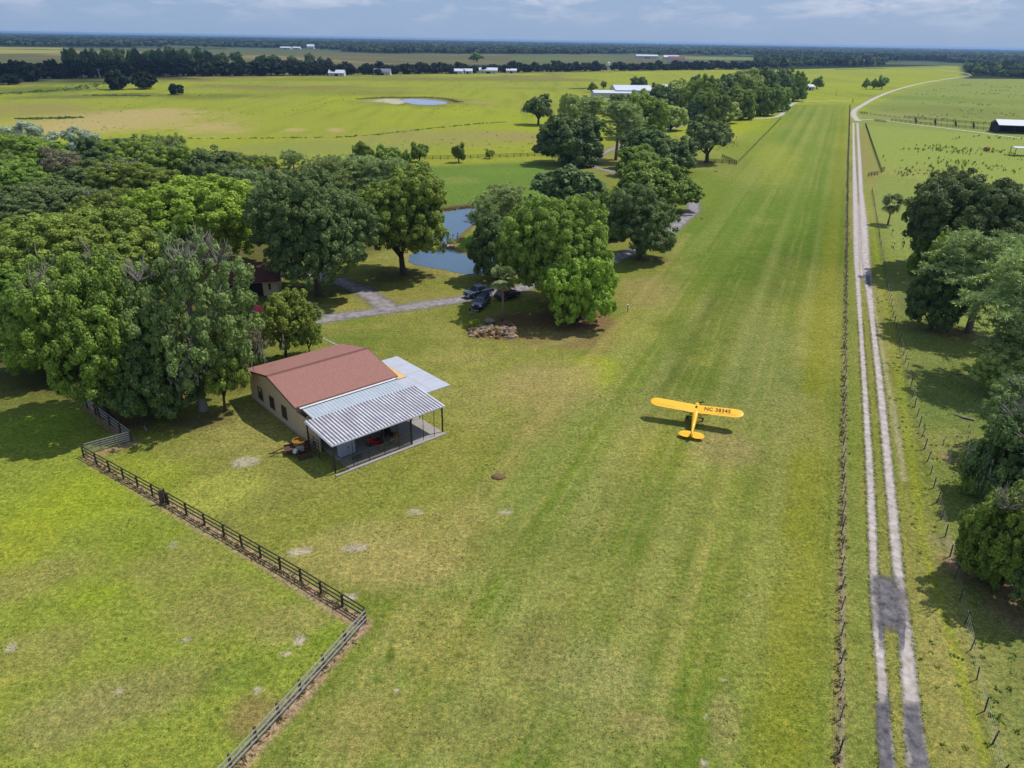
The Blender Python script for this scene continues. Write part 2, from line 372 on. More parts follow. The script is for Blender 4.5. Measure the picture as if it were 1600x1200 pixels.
    # earth under the board fence, worn bases, under the big oaks
    line([(110, 615), (152, 648), (207, 692), (133, 716), (350, 842), (569, 977), (360, 1212), (300, 1290)], .55, C(164, 140, 112), .95, .5)
    line([(1312, 1250), (1312, 1195), (1325, 250), (1328, 165)], .3, C(146, 130, 104), .7, .8)
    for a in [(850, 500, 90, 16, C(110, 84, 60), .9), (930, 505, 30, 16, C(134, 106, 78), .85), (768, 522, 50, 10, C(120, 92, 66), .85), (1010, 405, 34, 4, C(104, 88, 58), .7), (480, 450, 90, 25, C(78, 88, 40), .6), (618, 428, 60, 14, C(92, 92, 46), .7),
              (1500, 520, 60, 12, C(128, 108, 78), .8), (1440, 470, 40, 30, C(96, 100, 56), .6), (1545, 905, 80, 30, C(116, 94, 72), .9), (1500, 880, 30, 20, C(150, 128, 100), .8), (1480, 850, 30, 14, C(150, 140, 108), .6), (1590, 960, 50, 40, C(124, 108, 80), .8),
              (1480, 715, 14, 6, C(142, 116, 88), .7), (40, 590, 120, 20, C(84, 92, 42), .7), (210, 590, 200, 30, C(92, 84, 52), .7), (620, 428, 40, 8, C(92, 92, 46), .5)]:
        blob(*a)
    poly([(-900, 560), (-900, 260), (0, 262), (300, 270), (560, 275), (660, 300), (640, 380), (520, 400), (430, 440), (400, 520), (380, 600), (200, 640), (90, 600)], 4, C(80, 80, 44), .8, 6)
    # --- road verge: bright line, straw shoulder
    line([(1352, 300), (1400, 560), (1425, 720), (1444, 860), (1490, 1010), (1540, 1190)], .35, C(136, 146, 38), .6, 1.2)
    line([(1362, 460), (1395, 640), (1405, 700), (1412, 750)], .3, C(180, 170, 142), .7, .9)
    line([(1340, 420), (1362, 640), (1385, 900), (1405, 1195)], 2.6, C(128, 130, 60), .55, .5)
    line([(1324, 400), (1330, 640), (1338, 900), (1345, 1195)], .8, C(106, 128, 52), .45, .8)
    # --- pond banks
    line([(640, 400), (672, 420), (720, 430), (800, 426)], 1.4, C(150, 140, 84), .6, .5)
    line([(684, 328), (740, 322), (800, 326)], 3.4, C(112, 84, 62), .95, .5)
    line([(745, 345), (722, 368), (703, 386), (740, 402), (800, 404)], .6, C(124, 98, 72), .9, .5)
    # --- far marsh, scrub and floor of the woods
    poly([(-2500, 122), (0, 128), (300, 119), (700, 112), (1180, 106), (1200, 80), (800, 69), (0, 54), (-2500, 10)], 20, C(96, 98, 66), .95, 30)
    m = (Y > 620)
    mixc(C(122, 112, 74), np.clip((big - .5) * 5, 0, 1) * (far * .7) * (X < .12 * Y))
    poly([(-60, 84), (100, 83), (100, 74), (-60, 73)], 16, C(158, 156, 78), .9); poly([(60, 86), (330, 94), (330, 84), (100, 78)], 20, C(150, 138, 90), .6)
    poly([(280, 88), (480, 94), (620, 100), (420, 86)], 20, C(158, 140, 92), .5)
    poly([(1190, 109), (1300, 107), (1500, 102), (1508, 123), (2600, 128), (2600, 66), (1150, 62), (1130, 90)], 10, C(40, 54, 30), 1)
    poly([(-2600, 70), (0, 73), (420, 77), (600, 84), (1200, 86), (1200, 62), (800, 59), (0, 42), (-2600, 0)], 30, C(44, 58, 36), 1)
    cl = fbm(X / 400 + 31, Y / 400, 3); mixc(C(86, 100, 64), np.clip((.41 - cl) * 25, 0, 1) * (np.hypot(X, Y) > 2200) * .9)
    poly([(1030, 92), (1180, 94), (1180, 89), (1030, 88)], 14, C(128, 142, 70), .8); poly([(800, 95), (960, 96), (960, 90), (800, 88)], 14, C(92, 116, 62), .8)
    return np.clip(col, 0.003, 1)

def build_ground():
    ang = np.concatenate([np.linspace(-46, 46, 640), np.linspace(46, 314, 60)[1:-1]]); na = len(ang)
    rad = np.concatenate([[6, 12, 17], np.geomspace(20, 2600, 640), np.geomspace(2600, 42000, 40)[1:]]); nr = len(rad)
    a = np.radians(ang)[None, :]; r = rad[:, None]
    X = (r * np.sin(a)).ravel(); Y = (r * np.cos(a)).ravel(); Z = np.zeros_like(X)
    i, j = np.meshgrid(np.arange(nr - 1), np.arange(na), indexing='ij'); jn = (j + 1) % na
    q = np.stack([i * na + j, i * na + jn, (i + 1) * na + jn, (i + 1) * na + j], -1).reshape(-1, 4)
    q = q[:, ::1]
    # tiny relief
    Rr = np.hypot(X, Y)
    Z = (fbm(X / 9, Y / 9, 3, 4.4) - .5) * .05 * np.clip(1 - Rr / 400, 0, 1)
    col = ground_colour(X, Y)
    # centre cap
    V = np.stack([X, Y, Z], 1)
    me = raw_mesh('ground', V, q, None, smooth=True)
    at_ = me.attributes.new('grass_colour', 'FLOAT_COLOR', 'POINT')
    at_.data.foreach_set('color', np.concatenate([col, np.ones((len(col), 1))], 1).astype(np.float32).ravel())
    m = bpy.data.materials.new('grassland'); m.use_nodes = True; n = m.node_tree.nodes; l = m.node_tree.links; p = n['Principled BSDF']
    p.inputs['Roughness'].default_value = .95; p.inputs['Specular IOR Level'].default_value = .06
    A = n.new('ShaderNodeAttribute'); A.attribute_name = 'grass_colour'
    t = n.new('ShaderNodeTexCoord')
    def noise(sc, det=4, ro=.6):
        z = n.new('ShaderNodeTexNoise'); z.inputs['Scale'].default_value = sc; z.inputs['Detail'].default_value = det; z.inputs['Roughness'].default_value = ro
        l.new(t.outputs['Object'], z.inputs['Vector']); return z
    z1, z2, z3 = noise(2.6, 5, .75), noise(.55, 5, .7), noise(9.0, 2, .6)
    def mul(z, lo, hi, f0=.3, f1=.7):
        r_ = n.new('ShaderNodeMapRange'); r_.inputs['From Min'].default_value = f0; r_.inputs['From Max'].default_value = f1
        r_.inputs['To Min'].default_value = lo; r_.inputs['To Max'].default_value = hi; l.new(z.outputs['Fac'], r_.inputs['Value']); return r_
    m1, m2, m3 = mul(z1, .5, 1.52), mul(z2, .8, 1.2), mul(z3, .6, 1.4)
    k = n.new('ShaderNodeMath'); k.operation = 'MULTIPLY'; l.new(m1.outputs[0], k.inputs[0]); l.new(m2.outputs[0], k.inputs[1])
    k2 = n.new('ShaderNodeMath'); k2.operation = 'MULTIPLY'; l.new(k.outputs[0], k2.inputs[0]); l.new(m3.outputs[0], k2.inputs[1])
    vm = n.new('ShaderNodeVectorMath'); vm.operation = 'SCALE'; l.new(A.outputs['Color'], vm.inputs[0]); l.new(k2.outputs[0], vm.inputs['Scale'])
    z4 = noise(1.3, 4, .8); m4 = mul(z4, 0, .75, .48, .64)
    st = n.new('ShaderNodeMix'); st.data_type = 'RGBA'; l.new(m4.outputs[0], st.inputs[0]); l.new(vm.outputs[0], st.inputs[6])
    dry = n.new('ShaderNodeMix'); dry.data_type = 'RGBA'; dry.blend_type = 'MULTIPLY'; dry.inputs[0].default_value = 1; l.new(vm.outputs[0], dry.inputs[6]); dry.inputs[7].default_value = (1.3, 1.08, 1.12, 1)
    l.new(dry.outputs[2], st.inputs[7])
    l.new(st.outputs[2], p.inputs['Base Color'])
    bp = n.new('ShaderNodeBump'); bp.inputs['Strength'].default_value = .55; bp.inputs['Distance'].default_value = .12
    l.new(z1.outputs['Fac'], bp.inputs['Height']); l.new(bp.outputs[0], p.inputs['Normal'])
    me.materials.append(m)
    o = link('ground', me); tag(o, 'wide flat land of mown and pasture grass with dry patches', None, None, 'structure')
    cap = MB(); cap.add([(6.2 * math.sin(k * PI / 12), 6.2 * math.cos(k * PI / 12), -.06) for k in range(24)], [tuple(range(24))])
    return o
GROUND = build_ground()

# ------------------------------------------------------------------ strips laid on the ground
def ribbon(name, left, right, mat, z, label, jit=.12, step=.5, kind='structure', seed=1):
    """left/right: pixel outlines of the two edges of a road; resampled, edges ragged"""
    rng = np.random.RandomState(seed)
    def res(pp, n):
        P = np.array([at(*q)[:2] for q in pp]); d = np.r_[0, np.cumsum(np.linalg.norm(np.diff(P, axis=0), axis=1))]; u = np.linspace(0, d[-1], n)
        return np.stack([np.interp(u, d, P[:, 0]), np.interp(u, d, P[:, 1])], 1), d[-1]
    _, ln = res(left, 2); n = int(min(1400, max(8, ln / step)))
    A_, _ = res(left, n); B_, _ = res(right, n)
    K = 9; v = []
    w = np.linalg.norm(B_ - A_, axis=1, keepdims=True); dirv = (B_ - A_) / w
    ja = (fbm(np.arange(n) * .35, np.zeros(n) + seed, 3) - .5)[:, None] * 2 * jit + rng.uniform(-.25, .25, (n, 1)) * jit
    jb = (fbm(np.arange(n) * .35, np.zeros(n) + seed + 50, 3) - .5)[:, None] * 2 * jit + rng.uniform(-.25, .25, (n, 1)) * jit
    A_ = A_ + dirv * ja; B_ = B_ + dirv * jb
    for k in range(K):
        f = k / (K - 1); Q = A_ * (1 - f) + B_ * f; v.append(np.c_[Q, np.full(n, z)])
    V = np.stack(v, 1).reshape(-1, 3)
    i, j = np.meshgrid(np.arange(n - 1), np.arange(K - 1), indexing='ij')
    q = np.stack([i * K + j, i * K + j + 1, (i + 1) * K + j + 1, (i + 1) * K + j], -1).reshape(-1, 4)
    me = raw_mesh(name, V, q, mat)
    f = np.abs(np.linspace(-1, 1, K))[None, :] * np.ones((n, 1)); u_ = np.linspace(0, ln, n); e_ = np.clip(1 - np.minimum(u_, ln - u_) / ENDFADE, 0, 1)[:, None]
    a_ = me.attributes.new('edge', 'FLOAT', 'POINT'); a_.data.foreach_set('value', np.maximum(f, e_).astype(np.float32).ravel())
    o = link(name, me); tag(o, label, None, None, kind); return o
ENDFADE = 1.2
def fade(m, lo=.55, hi=1.0, sc=2.2):
    n = m.node_tree.nodes; l = m.node_tree.links; a = n.new('ShaderNodeAttribute'); a.attribute_name = 'edge'
    t = n.new('ShaderNodeTexCoord'); z = n.new('ShaderNodeTexNoise'); z.inputs['Scale'].default_value = sc; z.inputs['Detail'].default_value = 6; z.inputs['Roughness'].default_value = .7; l.new(t.outputs['Object'], z.inputs['Vector'])
    k = n.new('ShaderNodeMath'); k.operation = 'MULTIPLY_ADD'; l.new(z.outputs['Fac'], k.inputs[0]); k.inputs[1].default_value = .9; l.new(a.outputs['Fac'], k.inputs[2])
    r = n.new('ShaderNodeMapRange'); r.inputs['From Min'].default_value = lo + .45; r.inputs['From Max'].default_value = hi + .45; r.interpolation_type = 'SMOOTHSTEP'; l.new(k.outputs[0], r.inputs['Value'])
    tr = n.new('ShaderNodeBsdfTransparent'); ms = n.new('ShaderNodeMixShader'); l.new(r.outputs[0], ms.inputs[0]); l.new(n['Principled BSDF'].outputs[0], ms.inputs[1]); l.new(tr.outputs[0], ms.inputs[2]); l.new(ms.outputs[0], n['Material Output'].inputs[0]); return m
def ribbon_c(name, centre, mat, z, label, jit=.15, step=.7, seed=1):
    """centre: [(px,py,width in px)]"""
    P = np.array([at(a, b)[:2] for a, b, _ in centre]); Wd = np.array([w for a, b, w in centre])
    T = np.gradient(P, axis=0); T /= np.linalg.norm(T, axis=1, keepdims=True); Nn = np.c_[T[:, 1], -T[:, 0]]
    Lf = [proj((*q, 0)) for q in P - Nn * Wd[:, None] / 2]; Rt = [proj((*q, 0)) for q in P + Nn * Wd[:, None] / 2]
    return ribbon(name, Lf, Rt, mat, z, label, jit, step, 'structure', seed)
def smooth_path(pp, n=60):
    """Catmull-Rom through control points"""
    P = np.array(pp, float); Q = np.vstack([2 * P[0] - P[1], P, 2 * P[-1] - P[-2]]); o = []
    for i in range(1, len(Q) - 2):
        for t in np.linspace(0, 1, max(2, n // (len(P) - 1)), endpoint=False):
            a, b, c, d = Q[i - 1:i + 3]
            o.append(.5 * (2 * b + (c - a) * t + (2 * a - 5 * b + 4 * c - d) * t * t + (3 * b - a - 3 * c + d) * t ** 3))
    o.append(P[-1]); return np.array(o)

M_sand = pmat('white_sand_track', lin(172, 158, 148, .8), .95, .22, 1.1, .35, rgb2=lin(208, 198, 194, .8))
M_gravel = pmat('dark_millings', lin(74, 74, 84, .8), .95, .3, 1.3, .6, rgb2=lin(132, 126, 128, .8))
M_asphalt = pmat('worn_asphalt', lin(128, 122, 126, .8), .92, .28, .9, .25, rgb2=lin(172, 164, 164, .8))
M_lane = pmat('farm_lane', lin(186, 180, 160, .8), .95, .2, .5, .1)
for m_ in (M_sand, M_asphalt, M_lane): fade(m_, .3, 1.05, 1.4)
fade(M_gravel, .2, .8, .9)
M_water = bpy.data.materials.new('pond_water'); M_water.use_nodes = True
_n = M_water.node_tree.nodes; _l = M_water.node_tree.links; _p = _n['Principled BSDF']
_p.inputs['Base Color'].default_value = (*lin(84, 112, 138, .75), 1); _p.inputs['Roughness'].default_value = .2; _p.inputs['IOR'].default_value = 1.33
_z = _n.new('ShaderNodeTexNoise'); _z.inputs['Scale'].default_value = 1.6; _z.inputs['Detail'].default_value = 4; _t = _n.new('ShaderNodeTexCoord'); _l.new(_t.outputs['Object'], _z.inputs['Vector'])
_b = _n.new('ShaderNodeBump'); _b.inputs['Strength'].default_value = .12; _b.inputs['Distance'].default_value = .05; _l.new(_z.outputs['Fac'], _b.inputs['Height']); _l.new(_b.outputs[0], _p.inputs['Normal'])

# two wheel ruts of the lane beside the strip
RL = [(1372, 1330, 1404), (1375, 1198, 1399), (1372, 1100, 1389), (1364, 1000, 1381), (1358, 900, 1373), (1353, 750, 1366.5), (1346, 600, 1355.5), (1340, 500, 1348), (1336, 440, 1344.5), (1333, 400, 1343.5), (1332, 350, 1342.5), (1331.5, 300, 1340.5), (1331.5, 250, 1337.5), (1331.3, 215, 1335.8), (1331.5, 192, 1335.5)]
RR = [(1424, 1330, 1470), (1415, 1198, 1450), (1410, 1100, 1438), (1403, 1000, 1427), (1394, 900, 1413), (1382, 750, 1398), (1368.5, 600, 1381), (1358, 500, 1367.5), (1350, 440, 1363), (1344.5, 400, 1359.5), (1343.2, 350, 1356.5), (1341.2, 300, 1349.5), (1339.5, 250, 1346.5), (1338.5, 215, 1343.5), (1337.5, 192, 1342)]
wide = lambda L_: ([(a - .12 * (c - a), b) for a, b, c in L_], [(c + .12 * (c - a), b) for a, b, c in L_])
ribbon('dirt_track', *wide(RL), M_sand, .034, 'left wheel rut of the white sandy lane beside the strip fence', .07, .3, seed=3)
ribbon('dirt_track', *wide(RR), M_sand, .038, 'right wheel rut of the white sandy lane beside the strip fence', .08, .3, seed=4)
# broad bare stretch where the ruts merge
ribbon('bare_sand', [(1336, 436), (1333, 400), (1332.5, 360), (1332, 318)], [(1361, 436), (1358.5, 400), (1356, 360), (1351, 318)], M_sand, .030, 'bare white sand where both ruts of the lane run together', .25, .5, seed=6)
ENDFADE = 3.2
# dark road millings filling the ruts
ribbon('gravel_patch', [(1345, 885), (1344, 925), (1350, 965), (1366, 1005)], [(1412, 885), (1430, 930), (1434, 965), (1430, 1005)], M_gravel, .044, 'dark grey millings spread across the lane at its upper hole', .12, .35, seed=8)
ribbon('gravel_patch', [(1361, 1080), (1361, 1140), (1366, 1200), (1370, 1330)], [(1397, 1060), (1399, 1140), (1405, 1200), (1412, 1330)], M_gravel, .044, 'dark grey millings in the left rut at the bottom of the lane', .12, .35, seed=9)
ribbon('gravel_patch', [(1405, 1070), (1405, 1140), (1411, 1200), (1422, 1330)], [(1438, 1085), (1450, 1140), (1460, 1200), (1476, 1330)], M_gravel, .046, 'dark grey millings in the right rut at the bottom of the lane', .12, .35, seed=10)
ribbon('gravel_patch', [(1350, 428), (1351, 440), (1356, 452)], [(1361, 426), (1363, 440), (1364, 452)], M_gravel, .044, 'small dark patch where the sandy lane narrows', .12, .3, seed=12)
ribbon('gravel_patch', [(1364, 955), (1368, 985), (1374, 1030)], [(1384, 955), (1387, 985), (1386, 1030)], M_gravel, .047, 'dark tongue of millings along the inner edge of the left rut', .15, .35, seed=13)
ribbon('gravel_patch', [(1397, 955), (1400, 985), (1404, 1035)], [(1420, 955), (1416, 985), (1413, 1035)], M_gravel, .048, 'dark tongue of millings along the inner edge of the right rut', .15, .35, seed=14)
ENDFADE = 1.2
# lane beyond the strip
def lane(pp, w, label, z, seed, n=80, name='farm_lane', mat=None): ribbon_c(name, [tuple(q) for q in smooth_path([(x_, y_, w) for x_, y_ in pp], n)], mat or M_lane, z, label, .4, 1.2, seed)
lane([(1341, 189), (1334, 180), (1336, 172), (1350, 163), (1368, 153), (1395, 142), (1440, 130), (1490, 122), (1521, 117.5), (1522, 116)], 6.2, 'pale farm lane curving away past the end of the strip', .030, 21, 90)
lane([(1519, 117), (1505, 113.6), (1480, 110.8), (1466, 108.8)], 7, 'far kinked end of the pale farm lane by the woods', .034, 22, 30)
lane([(1341, 187.5), (1362, 187), (1385, 188.5), (1430, 194.5), (1500, 203), (1560, 211), (1640, 222)], 4.2, 'pale side lane running to the open shed', .034, 23, 60)
def drive(pp, w, label, z, seed, n=70): lane(pp, w, label, z, seed, n, 'driveway', M_asphalt)
drive([(470, 509), (508, 498), (580, 488), (660, 476.5), (735, 465), (800, 454), (870, 436), (940, 412), (1000, 388), (1050, 358), (1074, 338), (1084, 325), (1076, 308), (1040, 290)], 4.8, 'worn grey asphalt drive from the barn past the pond', .030, 31, 120)
drive([(612, 487), (590, 469), (562, 452), (530, 440), (495, 430), (450, 424)], 5.0, 'asphalt branch of the drive leading to the hidden house', .036, 32)
drive([(1040, 290), (1000, 278), (955, 268), (925, 258), (935, 244), (952, 235), (985, 222), (1015, 210), (1060, 198), (1100, 192)], 4.4, 'drive winding between the middle oaks', .036, 33, 100)
lane([(1100, 191), (1150, 187), (1200, 184.5), (1219, 180), (1228, 170), (1242, 161), (1262, 158.6), (1300, 157.8), (1330, 157.6)], 5.0, 'pale lane crossing the far end of the strip to the oaks', .040, 34, 70)

def sheet(name, pp, mat, z, label, kind='structure', n=90, jit=.0):
    P = smooth_path([(*q, 0) for q in (pp + [pp[0]])], n)[:-1, :2]
    V = [at(a, b) for a, b in P]; mb = MB()
    mb.add([(q[0] + random.uniform(-jit, jit), q[1] + random.uniform(-jit, jit), z) for q in V], [tuple(range(len(V)))])
    o = mb.build(name, mat); tag(o, label, None, None, kind); return o
sheet('pond_water', [(640, 398), (668, 391), (700, 390), (722, 397), (760, 403), (810, 402), (830, 412), (800, 426), (760, 429), (722, 428), (690, 421), (660, 416), (640, 410)], M_water, .05, 'blue lower pond in front of the plank dock', jit=.12)
sheet('pond_water', [(676, 384), (672, 360), (684, 338), (700, 331), (735, 326), (775, 329), (780, 336), (756, 343), (738, 352), (718, 368), (706, 381), (700, 387), (686, 388)], M_water, .05, 'blue upper pond behind the plank dock', jit=.15)
M_pale_water = pmat('pale_pond_water', lin(150, 160, 196, .8), .2, .08, .05)
sheet('pond_water', [(625, 156.5), (640, 154.6), (665, 155.6), (690, 158), (699, 161), (690, 163.2), (665, 164), (645, 162.6), (630, 159)], M_pale_water, .05, 'pale cattle pond far out in the yellow-green pasture', jit=.3)
M_chalk = pmat('pond_mud', lin(176, 170, 142, .8), .95, .25, .1)
sheet('mud_flat', [(583, 157), (600, 155), (622, 155), (632, 160), (620, 163), (598, 160)], M_chalk, .045, 'chalky mud flat left of the cattle pond', jit=.5)
# ================================================================== TREES
K = 1.95
LM = {
 'oak':    leafmat('oak_leaf', lin(62, 80, 30, K), lin(116, 134, 56, K)),
 'bright': leafmat('bright_leaf', lin(80, 104, 32, K), lin(136, 156, 58, K), hue=.15),
 'dark':   leafmat('dark_leaf', lin(50, 66, 36, K), lin(92, 110, 60, K)),
 'grey':   leafmat('grey_leaf', lin(66, 84, 44, 1.45), lin(108, 126, 74, 1.45), hue=.15),
 'sage':   leafmat('sage_leaf', lin(74, 96, 46, 1.7), lin(122, 142, 84, 1.7), hue=.1),
 'olive':  leafmat('olive_leaf', lin(88, 104, 48, K), lin(138, 150, 82, K)),
 'yellow': leafmat('yellow_leaf', lin(96, 112, 28, K), lin(148, 154, 52, K), hue=.15),
 'pine':   leafmat('pine_needle', lin(92, 112, 58, 1.6), lin(152, 164, 104, 1.6), trans=.15, hue=.15),
 'silver': leafmat('silver_leaf', lin(138, 156, 126, 1), lin(186, 200, 172, 1), hue=.1),
 'thin':   leafmat('thin_leaf', lin(112, 112, 82, 1.0), lin(148, 142, 110, 1.0), hue=.1),
 'far':    leafmat('far_leaf', lin(34, 52, 36, .55), lin(62, 82, 52, .55), hue=.3),
 'farlt':  leafmat('far_light_leaf', lin(70, 92, 54, .9), lin(108, 130, 76, .9), hue=.35),
 'palm':   leafmat('palm_leaf', lin(92, 110, 60, 1.3), lin(146, 156, 104, 1.3), hue=.1),
 'deadp':  leafmat('dead_palm_leaf', lin(140, 108, 64, 1.25), lin(190, 158, 106, 1.25), hue=.1),
 'moss':   leafmat('spanish_moss', lin(112, 118, 106, .9), lin(158, 162, 150, .9), hue=.1),
 'weed':   leafmat('weed_leaf', lin(96, 120, 44, 1.0), lin(138, 158, 70, 1.0), hue=.1),
 'reed':   leafmat('reed_leaf', lin(104, 96, 58, 1.0), lin(150, 140, 92, 1.0), hue=.2),
}
M_bark = pmat('bark', lin(92, 82, 70, .7), .95, .3, 3, .6, stretch=(6, 6, 1))
M_bark_pale = pmat('pale_bark', lin(150, 142, 134, .75), .95, .25, 3, .5, stretch=(6, 6, 1))
M_bark_dark = pmat('dark_bark', lin(66, 58, 50, .7), .95, .3, 3, .6, stretch=(6, 6, 1))

def unit(a): return a / (np.linalg.norm(a, axis=-1, keepdims=True) + 1e-9)
def leaf_quads(c, nrm, s, asp, rng):
    """pointed leaf sprays: diamonds of half-length s round each centre"""
    n = len(c); r = unit(rng.normal(size=(n, 3))); u = unit(np.cross(nrm, r)); v = np.cross(nrm, u)
    s = np.asarray(s).reshape(-1, 1) if np.ndim(s) else np.full((n, 1), s)
    bend = nrm * s * .18
    V = np.stack([c - u * s - bend, c + v * s * asp, c + u * s - bend, c - v * s * asp], 1)
    return V.reshape(-1, 3)
def quad_mesh(name, V, tint, mat):
    q = np.arange(len(V), dtype=np.int32).reshape(-1, 4)
    return raw_mesh(name, V, q, mat, tint)

def broad_crown(name, mat, seed, R=8.0, z0=2.5, z1=14.0, lobes=11, pr=.6, leaf=.145, cover=.95, open_=.0, skirt=.0, flat=.95):
    """A crown of lobes, each lobe a shell of leaf puffs with gaps between them."""
    rng = np.random.RandomState(seed)
    cz = z0 + (z1 - z0) * .46; hz = (z1 - z0) / 2
    LB = [(np.array([0, 0, cz]), R * .58)]
    es = -.8 + 1.75 * (np.arange(lobes) + .5) / lobes; rng.shuffle(es)
    for i in range(lobes):
        a = i * 2.39996 + rng.uniform(-.4, .4); e = es[i]
        ce = math.sqrt(max(0, 1 - e * e * .82)); rr = R * rng.uniform(.52, .68)
        LB.append((np.array([math.cos(a) * rr * ce, math.sin(a) * rr * ce, cz + e * hz * .66]), R * rng.uniform(.24, .42)))
    pc = []; pd = []
    for c, rl in LB:
        n = int(4 * PI * rl * rl / (pr * pr * 1.75))
        d = unit(rng.normal(size=(n, 3))); d = d[d[:, 2] > -.65]
        p = c + d * rl * rng.uniform(.58, 1.2, (len(d), 1)) * np.array([1, 1, flat])
        keep = np.ones(len(p), bool)
        for c2, r2 in LB:
            if c2 is c: continue
            keep &= np.linalg.norm((p - c2) / np.array([1, 1, flat]), axis=1) > r2 * .82
        keep &= p[:, 2] > z0 - skirt - rng.uniform(0, 1.2, len(p))
        keep &= rng.rand(len(p)) > open_ + .22
        pc.append(p[keep]); pd.append(d[keep])
    pc = np.vstack(pc); pd = np.vstack(pd)
    nl = max(6, int(cover * 8.8 * pr * pr / (1.2 * leaf * leaf)))
    pr_i = pr * rng.uniform(.65, 1.3, len(pc)); pt = np.clip(rng.normal(.45, .2, len(pc)), 0, 1)
    nrep = np.maximum(5, (nl * (pr_i / pr) ** 2)).astype(int)
    idx = np.repeat(np.arange(len(pc)), nrep)
    d = unit(rng.normal(size=(len(idx), 3)) + pd[idx] * .9 + np.array([0, 0, .2]))
    c = pc[idx] + d * (pr_i[idx] * rng.uniform(.55, 1.08, len(idx)))[:, None] * np.array([1, 1, flat])
    nrm = unit(d + rng.normal(size=d.shape) * .42 + np.array([0, 0, .1]))
    V = leaf_quads(c, nrm, leaf * rng.uniform(.65, 1.35, len(c)), .58, rng)
    tint = np.clip(pt[idx] * .7 + rng.rand(len(idx)) * .45, 0, 1)
    # inner leaves that close the crown
    iv = []; 
    for cc, rl in LB:
        n = int(70 * (rl / 3) ** 2 * (1 - open_)); dd = unit(rng.normal(size=(n, 3))); iv.append(leaf_quads(cc + dd * rl * rng.uniform(.45, .8, (n, 1)), unit(dd + rng.normal(size=dd.shape) * .5), rng.uniform(.5, .9, n) * min(1, leaf * 3.4), .7, rng))
    iv = np.vstack(iv); V = np.vstack([V, iv]); tint = np.r_[tint, np.full(len(iv) // 4, .3)]
    me = quad_mesh(name, V, tint, mat)
    rad = float(np.percentile(np.hypot(V[:, 0], V[:, 1]), 97)); top = float(np.percentile(V[:, 2], 99.7))
    return me, LB, rad, top

def limbs(name, mat, LB, z0, seed, r0=.45, n=7, bare=0, lean=.3):
    rng = random.Random(seed); mb = MB()
    b = Vector((rng.uniform(-lean, lean), rng.uniform(-lean, lean), z0 * .9))
    mb.tube([(0, 0, -.15), (0, 0, .25), b * .5, b], [r0 * 1.7, r0 * 1.15, r0 * .95, r0 * .85], 8)
    for c, rl in LB[1:n + 1]:
        c = Vector(c); m = b.lerp(c, .5) + Vector((rng.uniform(-.5, .5), rng.uniform(-.5, .5), rng.uniform(-.2, .6)))
        mb.tube([b - Vector((0, 0, .3)), m, b.lerp(c, .85), c], [r0 * .6, r0 * .38, r0 * .22, r0 * .08], 6)
        for k in range(3):
            e = c + Vector((rng.uniform(-1, 1), rng.uniform(-1, 1), rng.uniform(-.3, 1))).normalized() * rl * .9
            mb.tube([m.lerp(c, .6), m.lerp(e, .6), e], [r0 * .2, r0 * .12, r0 * .03], 5)
    return mb.mesh(name, mat, True)

def bare_twigs(name, mat, seed, centres, n=14, ln=2.2):
    rng = random.Random(seed); mb = MB()
    for c in centres:
        c = Vector(c)
        for k in range(n):
            d = Vector((rng.uniform(-1, 1), rng.uniform(-1, 1), rng.uniform(.1, 1))).normalized(); e = c + d * ln * rng.uniform(.6, 1.2)
            mb.tube([c, c.lerp(e, .5) + Vector((rng.uniform(-.2, .2), rng.uniform(-.2, .2), .1)), e], [.09, .06, .025], 4)
            for q in range(3):
                m = c.lerp(e, rng.uniform(.4, .8)); f = m + (d + Vector((rng.uniform(-1, 1), rng.uniform(-1, 1), rng.uniform(-.3, 1))) * .9).normalized() * ln * .45
                mb.tube([m, f], [.045, .015], 3)
    return mb.mesh(name, mat)

def moss_mesh(name, seed, centres, n=34, spread=1.3, ln=1.3):
    rng = np.random.RandomState(seed); V = []
    for c in centres:
        p = np.array(c) + rng.normal(size=(n, 3)) * np.array([spread, spread, spread * .5]); l_ = rng.uniform(.4, 1, n) * ln
        for k in range(6):
            q = p + rng.normal(size=p.shape) * .09 - np.array([0, 0, 1]) * (l_ * k / 6)[:, None]
            nr = unit(np.c_[rng.normal(size=(n, 2)), rng.normal(size=n) * .1])
            u = np.array([0, 0, 1.0]); s = (l_ * .16)[:, None]; v = unit(np.cross(nr, u)) * .11 * (1 - k / 8)
            V.append(np.stack([q + u * s, q + v, q - u * s * 1.4, q - v], 1).reshape(-1, 3))
    V = np.vstack(V); return quad_mesh(name, V, rng.rand(len(V) // 4), LM['moss'])

